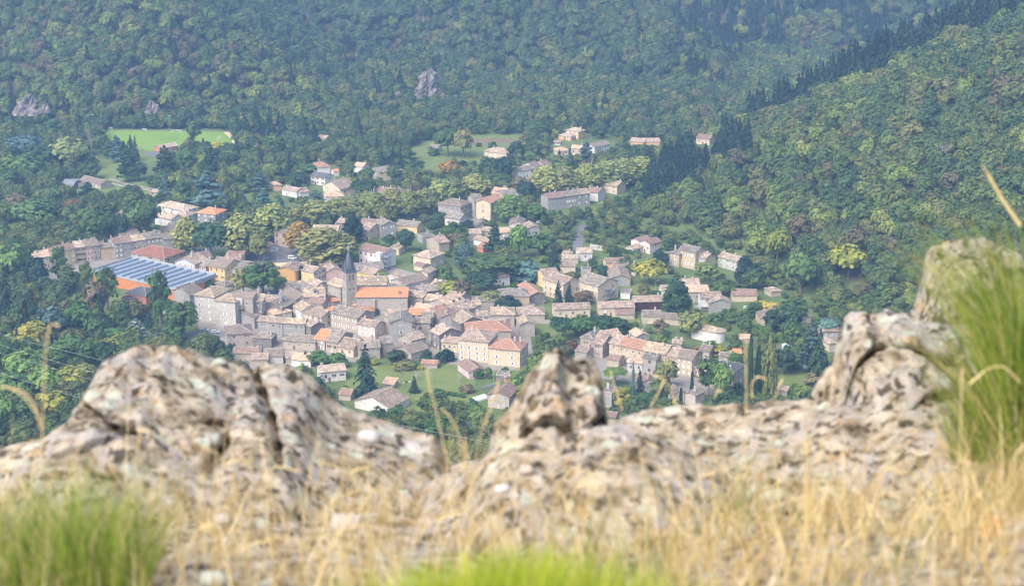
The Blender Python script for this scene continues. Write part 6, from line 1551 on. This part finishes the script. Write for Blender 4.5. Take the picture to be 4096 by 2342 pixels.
# a dead leaf and small stones
def leaf_and_stones():
    m = MB(); c = at_depth(3965, 2150, 3.05); pts = [(0, 0), (.03, .015), (.028, .04), (.05, .05), (.04, .075), (.01, .07), (-.01, .09), (-.03, .07), (-.05, .06), (-.035, .035), (-.03, .01)]
    m.poly([(a * .5, b * .2, .01 * math.sin(a * 60) + b * .4) for a, b in pts]); o = m.obj("dead_leaf", plain("dead_leaf", (.42, .20, .06)), None, c); tag(o, "curled orange brown dead leaf lying at the lower right", "leaf")
    for i, (px, py, dd, r, col, lab) in enumerate([(1480, 1745, 3.6, .026, (.40, .385, .37), "white flat stone on the right shoulder of the left rock"), (895, 2075, 3.4, .020, (.36, .33, .30), "small round grey stone on the left rock face"), (1385, 2090, 3.4, .036, (.36, .32, .29), "grey angular stone low on the left rock"), (2010, 1955, 3.5, .017, (.48, .48, .5), "little white stone under the pillar"), (2110, 1880, 3.6, .020, (.36, .31, .26), "tan stone under the pillar"), (850, 2320, 2.9, .026, (.42, .45, .36), "pale lichen stone at the bottom left of the middle")]):
        N_ = 16; V = []; F = []
        for j in range(9):
            for k in range(N_):
                a, b = 2 * math.pi * k / N_, math.pi * j / 8; v = Vector((math.cos(a) * math.sin(b), math.sin(a) * math.sin(b) * .7, math.cos(b) * .62)); V.append(tuple(v * r * (1 + .35 * noise.noise(v * 2 + Vector((i * 5, 0, 0))))))
        for j in range(8):
            for k in range(N_): F.append((j * N_ + k, j * N_ + (k + 1) % N_, (j + 1) * N_ + (k + 1) % N_, (j + 1) * N_ + k))
        me = D.meshes.new("stone"); me.from_pydata(V, [], F); me.materials.append(plain("stone_%d" % i, col, .9)); me.polygons.foreach_set('use_smooth', [True] * len(F))
        tag(link("stone", me, None, at_depth(px, py, dd)), lab, "stone", "loose stones on the hilltop")
leaf_and_stones()
# ---------------------------------------------------------------- cars, poles, goals, walls, goats
def car(px, py, deg, col, label, van=False, truck=False):
    x, y, g = unproj(px, py); root = empty("van" if van or truck else "car", (x, y, g + .1), R(deg)); tag(root, label, "van" if van or truck else "car", "vehicles in the village")
    paint = plain("car_paint_%d" % int(sum(col) * 997), col, .3, .5); gl = glass_mat(); ty = plain("tyre", (.02, .02, .02)); L_, W_ = (4.9, 1.9) if van else (6.5, 2.2) if truck else (4.3, 1.75)
    if truck: prof = [(-L_/2, .45), (L_/2, .45), (L_/2, 1.2), (L_/2 - .9, 2.1), (L_/2 - 1.8, 2.1), (L_/2 - 1.8, 3.1), (-L_/2, 3.1)]
    elif van: prof = [(-L_/2, .35), (L_/2, .35), (L_/2, .95), (L_/2 - .9, 1.15), (L_/2 - 1.7, 1.9), (-L_/2 + .1, 1.95), (-L_/2, 1.1)]
    else: prof = [(-L_/2, .3), (L_/2, .3), (L_/2, .75), (L_/2 - 1.1, .95), (L_/2 - 1.9, 1.45), (-L_/2 + .7, 1.48), (-L_/2, .95)]
    b = MB(); f = [(a, -W_/2, c) for a, c in prof]; k = [(a, W_/2, c) for a, c in prof]; b.poly(f); b.poly(k[::-1]); b.ring(k, f); body = b.obj("body", paint, root)
    z0, z1 = (prof[3][1], prof[4][1]); x0, x1 = prof[3][0], prof[4][0]; b = MB()
    if not truck:
        for s in (-1, 1): b.poly([(x0 - .25, s * (W_/2 + .012), z0), (x1, s * (W_/2 + .012), z1 - .1), (prof[5][0] + .2, s * (W_/2 + .012), z1 - .1), (prof[6][0] + .3, s * (W_/2 + .012), z0)])
        b.poly([(x0 - .02, -W_/2 + .15, z0 + .06), (x0 - .02, W_/2 - .15, z0 + .06), (x1 + .05, W_/2 - .15, z1 - .03), (x1 + .05, -W_/2 + .15, z1 - .03)])
    else: b.poly([(L_/2 + .01, -.9, 1.3), (L_/2 + .01, .9, 1.3), (L_/2 - .85, .9, 2.06), (L_/2 - .85, -.9, 2.06)])
    b.obj("windows", gl, root)
    for sx in (-1, 1):
        for sy in (-1, 1):
            m = MB(); m.tube([(0, -.11, 0), (0, .11, 0)], .32, 12); m.obj("wheel", ty, root, (sx * L_ * .31, sy * (W_/2 - .1), .32))
for a in [(935, 1040, -10, (.66, .67, .68), "white van parked below the plane trees", True), (985, 1011, -5, (.62, .63, .62), "white car parked under the plane trees on the square"), (1082, 968, 10, (.60, .62, .64), "white car beside the red shuttered town house"),
          (1170, 1036, -15, (.68, .69, .70), "white market van on the square", True), (1190, 1044, -15, (.10, .14, .16), "dark car beside the white market van"), (962, 1017, 0, (.05, .06, .09), "dark blue car between the two white vehicles"),
          (818, 1325, 12, (.40, .44, .45), "silver green car in the castle yard, left one"), (861, 1331, 12, (.50, .54, .55), "silver car in the castle yard, right one"), (2123, 1222, -20, (.34, .36, .40), "silver estate car parked by the dark stone barn"),
          (3150, 1405, -62, (.72, .73, .74), "white box truck on the road at the right", False, True), (1012, 632, 5, (.05, .05, .06), "dark car in the parking by the clubhouse"), (1478, 930, 0, (.6, .6, .6), "pale car beside the cream side wall"),
          (2160, 893, 25, (.55, .62, .70), "pale blue car under the trees by the grey gabled house"), (3160, 1473, 10, (.04, .04, .05), "dark car beside the right lawn"),
          (1030, 990, 20, (.30, .05, .05), "red car on the asphalt square, left part"), (1060, 1035, -30, (.45, .46, .48), "grey car on the lower left of the asphalt square"), (1225, 1020, 60, (.55, .56, .58), "pale grey car at the right edge of the square"), (2140, 1238, -25, (.55, .56, .58), "white car between dark stone barn and left terrace"),
          (2505, 1190, 15, (.12, .16, .25), "dark blue car by the flat roofed white garage"), (2450, 640, 10, (.5, .5, .52), "pale car above the last plane trees"), (1560, 1125, -20, (.5, .5, .5), "small grey car behind the church end"), (2990, 1235, 0, (.55, .55, .55), "white car below the long low cream house")]:
    car(*a[:5], *(a[5:]))

def pole(px, py, h, label, lamp=0, name="street_lamp", r=.11):
    x, y, g = unproj(px, py); root = empty(name, (x, y, g)); tag(root, label, name.replace('_', ' '), "poles and lamps of the village")
    st = plain("pole_grey", (.30, .31, .30)); m = MB(); m.tube([(0, 0, -.4), (0, 0, h)], [r, r * .6], 8); m.obj("post", st, root)
    if lamp == 1:
        m = MB(); m.tube([(0, 0, h - .1), (1.3, -.3, h + .25)], .05, 6); m.obj("arm", st, root); m = MB(); m.box(1.1, -.5, h + .15, 1.8, -.15, h + .3); m.obj("lamp_head", plain("lamp_white", (.6, .62, .62)), root)
    elif lamp == 2:
        m = MB(); m.box(-1.2, -.1, h - .1, 1.2, .1, h + .05); m.obj("crossbar", st, root)
        for k in range(4): m = MB(); m.box(-.2, -.2, -.3, .2, .1, .2); m.obj("floodlight", plain("flood_grey", (.45, .46, .46)), root, (-.95 + .63 * k, -.2, h + .1))
    elif lamp == 3:
        m = MB(); m.box(-.8, -.06, h - .5, .8, .06, h - .38); m.obj("crossbar", st, root)
for a in [(681, 525, 12, "left floodlight mast behind the football pitch", 2, "floodlight"), (720, 577, 10, "floodlight mast beside the clubhouse", 2, "floodlight"), (375, 520, 12, "floodlight mast at the far left of the pitch", 2, "floodlight"), (1391, 725, 8, "thin pole beside the dark slate roof", 3, "utility_pole"),
          (1819, 1018, 6, "lamp in the garden right of the cream pyramid villa", 1), (1843, 972, 5, "lamp by the lane below the low mottled roofs", 1), (2546, 1050, 7, "wooden pole in front of the pink double villa", 3, "utility_pole"), (2340, 1080, 5, "lamp behind the lift tower", 1),
          (3003, 1160, 7, "wooden pole below the wood at the right", 3, "utility_pole"), (3171, 1432, 6, "lamp on the road by the white box truck", 1), (1975, 1562, 10, "tall pole between the pink bungalow and the blue shuttered house", 3, "utility_pole"), (1110, 1052, 9, "dark lattice mast on the sandy square", 0, "mast"),
          (2622, 1165, 6, "lamp in the garden left of the small white garage", 1), (2793, 1102, 5, "lamp below the tan stone farmhouse", 1), (2170, 1225, 3, "white globe lamp by the left terrace house", 1), (1147, 655, 8, "pole beside the parking", 3, "utility_pole"), (2362, 560, 6, "pole beside the peach villa", 3, "utility_pole")]:
    pole(*a)

def goal(px, py, w, deg, label):
    x, y, g = unproj(px, py); root = empty("football_goal", (x, y, g + .08), R(deg)); tag(root, label, "goal", "football goals"); wm = plain("goal_white", (.78, .78, .78))
    for s in (-1, 1): m = MB(); m.tube([(s * w / 2, 0, 0), (s * w / 2, 0, 2.44)], .10, 6); m.obj("post", wm, root)
    m = MB(); m.tube([(-w / 2, 0, 2.44), (w / 2, 0, 2.44)], .10, 6); m.obj("crossbar", wm, root)
    nm = NT("goal_net"); nm.finish((.5, .52, .52)); m = MB()
    for k in range(9): u = -w / 2 + w * k / 8; m.tube([(u, 0, 2.44), (u, .9, 2.2), (u, 1.8, 0)], .02, 3)
    for z, q in ((.6, 1.55), (1.2, 1.3), (1.8, 1.05)): m.tube([(-w / 2, q, z), (w / 2, q, z)], .02, 3)
    m.obj("net", nm.mat, root)
goal(706, 533, 7.32, 0, "large goal at the far side of the football pitch"); goal(877, 560, 4.5, 70, "small goal at the right end of the football pitch")
def fence(pts, h, label, step=3.0, mat=None, name="fence", solid=False):
    w_ = [Vector(unproj(px, py)[:2]) for px, py in pts]; o0 = w_[0]; root = empty(name, (o0.x, o0.y, g1(o0.x, o0.y))); tag(root, label, name); z0 = root.location.z
    mt = mat or plain("fence_grey", (.34, .36, .34)); P = []
    for a, b in zip(w_, w_[1:]):
        n = max(1, int((b - a).length / step)); P += [a + (b - a) * k / n for k in range(n)]
    P.append(w_[-1]); Q = [(p.x - o0.x, p.y - o0.y, g1(p.x, p.y) - z0) for p in P]
    if solid:
        m = MB()
        for a, b in zip(Q, Q[1:]):
            d = Vector((b[0] - a[0], b[1] - a[1])).normalized(); nn = Vector((-d.y, d.x)) * .22
            m.poly([(a[0] - nn.x, a[1] - nn.y, a[2] - .5), (b[0] - nn.x, b[1] - nn.y, b[2] - .5), (b[0] - nn.x, b[1] - nn.y, b[2] + h), (a[0] - nn.x, a[1] - nn.y, a[2] + h)]); m.poly([(a[0] + nn.x, a[1] + nn.y, a[2] + h), (b[0] + nn.x, b[1] + nn.y, b[2] + h), (b[0] + nn.x, b[1] + nn.y, b[2] - .5), (a[0] + nn.x, a[1] + nn.y, a[2] - .5)])
            m.poly([(a[0] - nn.x, a[1] - nn.y, a[2] + h), (b[0] - nn.x, b[1] - nn.y, b[2] + h), (b[0] + nn.x, b[1] + nn.y, b[2] + h), (a[0] + nn.x, a[1] + nn.y, a[2] + h)])
        m.obj("masonry", mt, root)
    else:
        for q in Q: m = MB(); m.tube([(0, 0, -.3), (0, 0, h)], .05, 5); m.obj("post", mt, root, q)
        m = MB()
        for z in (h * .95, h * .5): m.tube([(a, b, c + z) for a, b, c in Q], .03, 4)
        m.obj("rail", mt, root)
fence([(425, 521), (905, 529)], 1.1, "low rail fence along the far side of the football pitch", 8); fence([(905, 529), (965, 600)], 3.0, "tall mesh fence at the right end of the football pitch", 4)
fence([(420, 730), (530, 755), (600, 762)], .9, "low grey wall along the paddock", 4, wall_mat("grey"), "wall", True); fence([(545, 735), (605, 728)], 1.0, "white post fence by the farm track", 2.5, plain("fence_white", (.6, .6, .56)))
fence([(718, 712), (790, 702)], 1.0, "row of white posts in the field among the cedars", 3, plain("fence_white", (.6, .6, .56)))
fence([(2140, 1293), (2240, 1296)], 2.0, "grey stone wall behind the tiny lawn", 5, wall_mat("stone"), "wall", True); fence([(2360, 995), (2430, 1005), (2437, 1022)], 3.0, "pale retaining wall below the palm garden", 5, wall_mat("palestone"), "wall", True)
fence([(2618, 1030), (2650, 1020), (2680, 1022)], 2.2, "grey wall left of the tan stone farmhouse", 5, wall_mat("grey"), "wall", True); fence([(1925, 1560), (1985, 1545)], 1.6, "grey garden wall by the gate below the pink bungalow", 5, wall_mat("grey"), "wall", True)
fence([(2500, 1085), (2540, 1105)], 1.5, "white garden wall below the orange rendered house", 5, wall_mat("white"), "wall", True); fence([(1840, 1560), (1890, 1570)], 2.2, "ruined stone wall in the garden", 5, wall_mat("stone"), "wall", True)
fence([(1700, 1466), (1745, 1440), (1752, 1418)], 1.6, "curved grey wall beside the dark bush", 4, wall_mat("grey"), "wall", True); fence([(600, 1250), (720, 1256)], 1.0, "low pale wall in the park before the factory", 5, wall_mat("palestone"), "wall", True)

def hedge(pts, h, w, label, col=(.035, .075, .02)):
    w_ = [Vector(unproj(px, py)[:2]) for px, py in pts]; o0 = w_[0]; z0 = g1(o0.x, o0.y); rg = np.random.default_rng(len(label)); P, N = [], []
    for a, b in zip(w_, w_[1:]):
        d = (b - a); L = d.length; d = d / L; nn = Vector((-d.y, d.x)); n = int(L * 70)
        for _ in range(n):
            u, v, z = rg.uniform(0, L), rg.uniform(-w/2, w/2), rg.uniform(0, h); s = rg.integers(0, 3)
            if s == 0: z = h * rg.uniform(.92, 1.06); nrm = (0, 0, 1)
            elif s == 1: v = -w/2 if nn.y > 0 else w/2; nrm = (-nn.x * np.sign(nn.y), -abs(nn.y), .2)
            else: v = rg.choice([-w/2, w/2]); nrm = (0, -.5, .5)
            p = a + d * u + nn * (v + rg.normal(0, .08)); P.append((p.x - o0.x, p.y - o0.y, z)); N.append(nrm)
    co, F = quads(np.array(P), np.array(N, float), rg.uniform(.14, .32, len(P)), rg); T = np.clip([noise.noise(Vector((p[0] * .5, p[1] * .5, p[2]))) + .5 for p in P], 0, 1)
    o = link("hedge", np_mesh("hedge", co, F, [LEAF], attrs={'tone': np.repeat(T, 4)}), None, (o0.x, o0.y, z0)); o.color = (*[c * 1.4 for c in col], 1); tag(o, label, "hedge", "hedges between the gardens")
for a in [([(3030, 1310), (3080, 1345), (3150, 1380)], 2.2, 1.8, "long clipped hedge climbing past the right garden", (.06, .12, .025)), ([(2460, 1005), (2560, 1022)], 2.6, 2, "dark hedge under the pink double villa"), ([(2860, 1250), (2930, 1256)], 2, 1.6, "clipped hedge before the grey gabled house"),
          ([(2607, 1175), (2660, 1180)], 2, 1.5, "hedge left of the egg shaped tree"), ([(1640, 1462), (1682, 1464)], 1.8, 1.5, "bright clipped hedge below the striped roof barn", (.07, .14, .02)), ([(1790, 1578), (1860, 1590)], 1.6, 1.4, "long low hedge across the garden paddock"),
          ([(1885, 1610), (1900, 1650), (1912, 1690)], 2.2, 1.8, "bright hedge along the pale lane", (.07, .14, .02)), ([(2250, 648), (2290, 665)], 1.8, 1.5, "hedge below the cream peach roofed bungalow"), ([(2440, 598), (2500, 602)], 1.8, 1.5, "hedge right of the white brown roofed house"), ([(2130, 690), (2160, 700)], 1.6, 1.4, "small hedge below the stepped houses"),
          ([(2198, 925), (2232, 927)], 2.6, 2, "square dark hedge by the climbing lane"), ([(735, 1232), (800, 1238)], 2.5, 2.2, "dark hedge in the park left of the castle"), ([(1240, 1458), (1370, 1470)], 1.8, 1.5, "hedge behind the long white house"), ([(2820, 1240), (2880, 1238)], 1.6, 1.3, "low hedge behind the chapel tree")]:
    hedge(*a)

# goats in the paddock
def goat(px, py, deg, col, label):
    x, y, g = unproj(px, py); root = empty("goat", (x, y, g + .1), R(deg)); tag(root, label, "goat", "goats in the paddock")
    V = [(-.45, 0, .62), (0, 0, .60), (.42, 0, .66), (.62, 0, .92), (.70, 0, 1.02), (.90, 0, .93)]; E = [(0, 1), (1, 2), (2, 3), (3, 4), (4, 5)]; Rr = [.17, .21, .19, .10, .10, .05]
    for bx, s in ((-.42, 1), (-.42, -1), (.40, 1), (.40, -1)):
        k = len(V); f = -.06 if bx < 0 else .03
        V += [(bx, s * .12, .48), (bx + f, s * .13, .26), (bx, s * .13, 0)]; E += [(0 if bx < 0 else 2, k), (k, k + 1), (k + 1, k + 2)]; Rr += [.09, .045, .03]
    k = len(V); V += [(-.60, 0, .70)]; E += [(0, k)]; Rr += [.035]
    for s in (1, -1): k = len(V); V += [(.66, s * .13, 1.05)]; E += [(4, k)]; Rr += [.025]
    me = D.meshes.new("body"); me.from_pydata(V, E, []); o = link("body", me, root); me.materials.append(plain("goat_hair_%d" % int(sum(col) * 100), col))
    md = o.modifiers.new("skin", 'SKIN'); sv = me.skin_vertices[0].data
    for i, r in enumerate(Rr): sv[i].radius = (r, r)
    sv[1].use_root = True; o.modifiers.new("smooth", 'SUBSURF').levels = 1
for a in [(1592, 1532, 10, (.60, .50, .40), "tan goat nearest the goat shed"), (1614, 1537, 80, (.68, .66, .62), "white goat facing away in the paddock"), (1626, 1531, 190, (.03, .03, .03), "black goat in the paddock"), (1637, 1532, 20, (.68, .66, .60), "white goat right of the black one"), (1580, 1538, 160, (.62, .55, .48), "pale goat lying in front of the shed roof")]: goat(*a)

# power cables over the lower left wood
def cable(a, b, ya, yb, label):
    p, q = at_depth(*a, ya), at_depth(*b, yb); sag = (q - p).length * .012; m = MB(); m.tube([p.lerp(q, k / 12) - Vector((0, 0, 4 * sag * (k / 12) * (1 - k / 12))) - p for k in range(13)], .007, 4)
    tag(m.obj("power_cable", plain("cable_alu", (.4, .4, .4), .4), None, p), label, "cable", "power cables over the wood")
cable((-700, 1180), (2300, 1990), 150, 95, "uppermost of the four power cables crossing the lower left wood"); cable((-700, 1130), (2300, 1830), 150, 95, "faint power cable above the others, crossing the lower left wood")
cable((-700, 1150), (2300, 1960), 148, 96, "third power cable crossing the lower left wood"); cable((-700, 1245), (2300, 2120), 150, 95, "lowest power cable, crossing the lower left wood")
# dugouts, court and small things by the pitch
for px, py, lab in ((578, 527, "white dugout at the far side of the pitch, right one"), (441, 520, "white dugout at the far side of the pitch, left one")):
    x, y, g = unproj(px, py); r_ = empty("dugout", (x, y, g)); tag(r_, lab, "dugout", "dugouts"); m = MB(); m.box(-1.6, .9, 0, 1.6, 1.0, 1.9); m.box(-1.6, 0, 0, -1.5, .9, 1.8); m.box(1.5, 0, 0, 1.6, .9, 1.8); m.obj("wall", plain("dugout_white", (.6, .6, .58)), r_); m = MB(); m.slab((-1.7, -.2, 1.95), (1.7, -.2, 1.95), (1.7, 1.1, 2.1), (-1.7, 1.1, 2.1), .08); m.obj("roof", plain("dugout_roof", (.5, .5, .5)), r_)
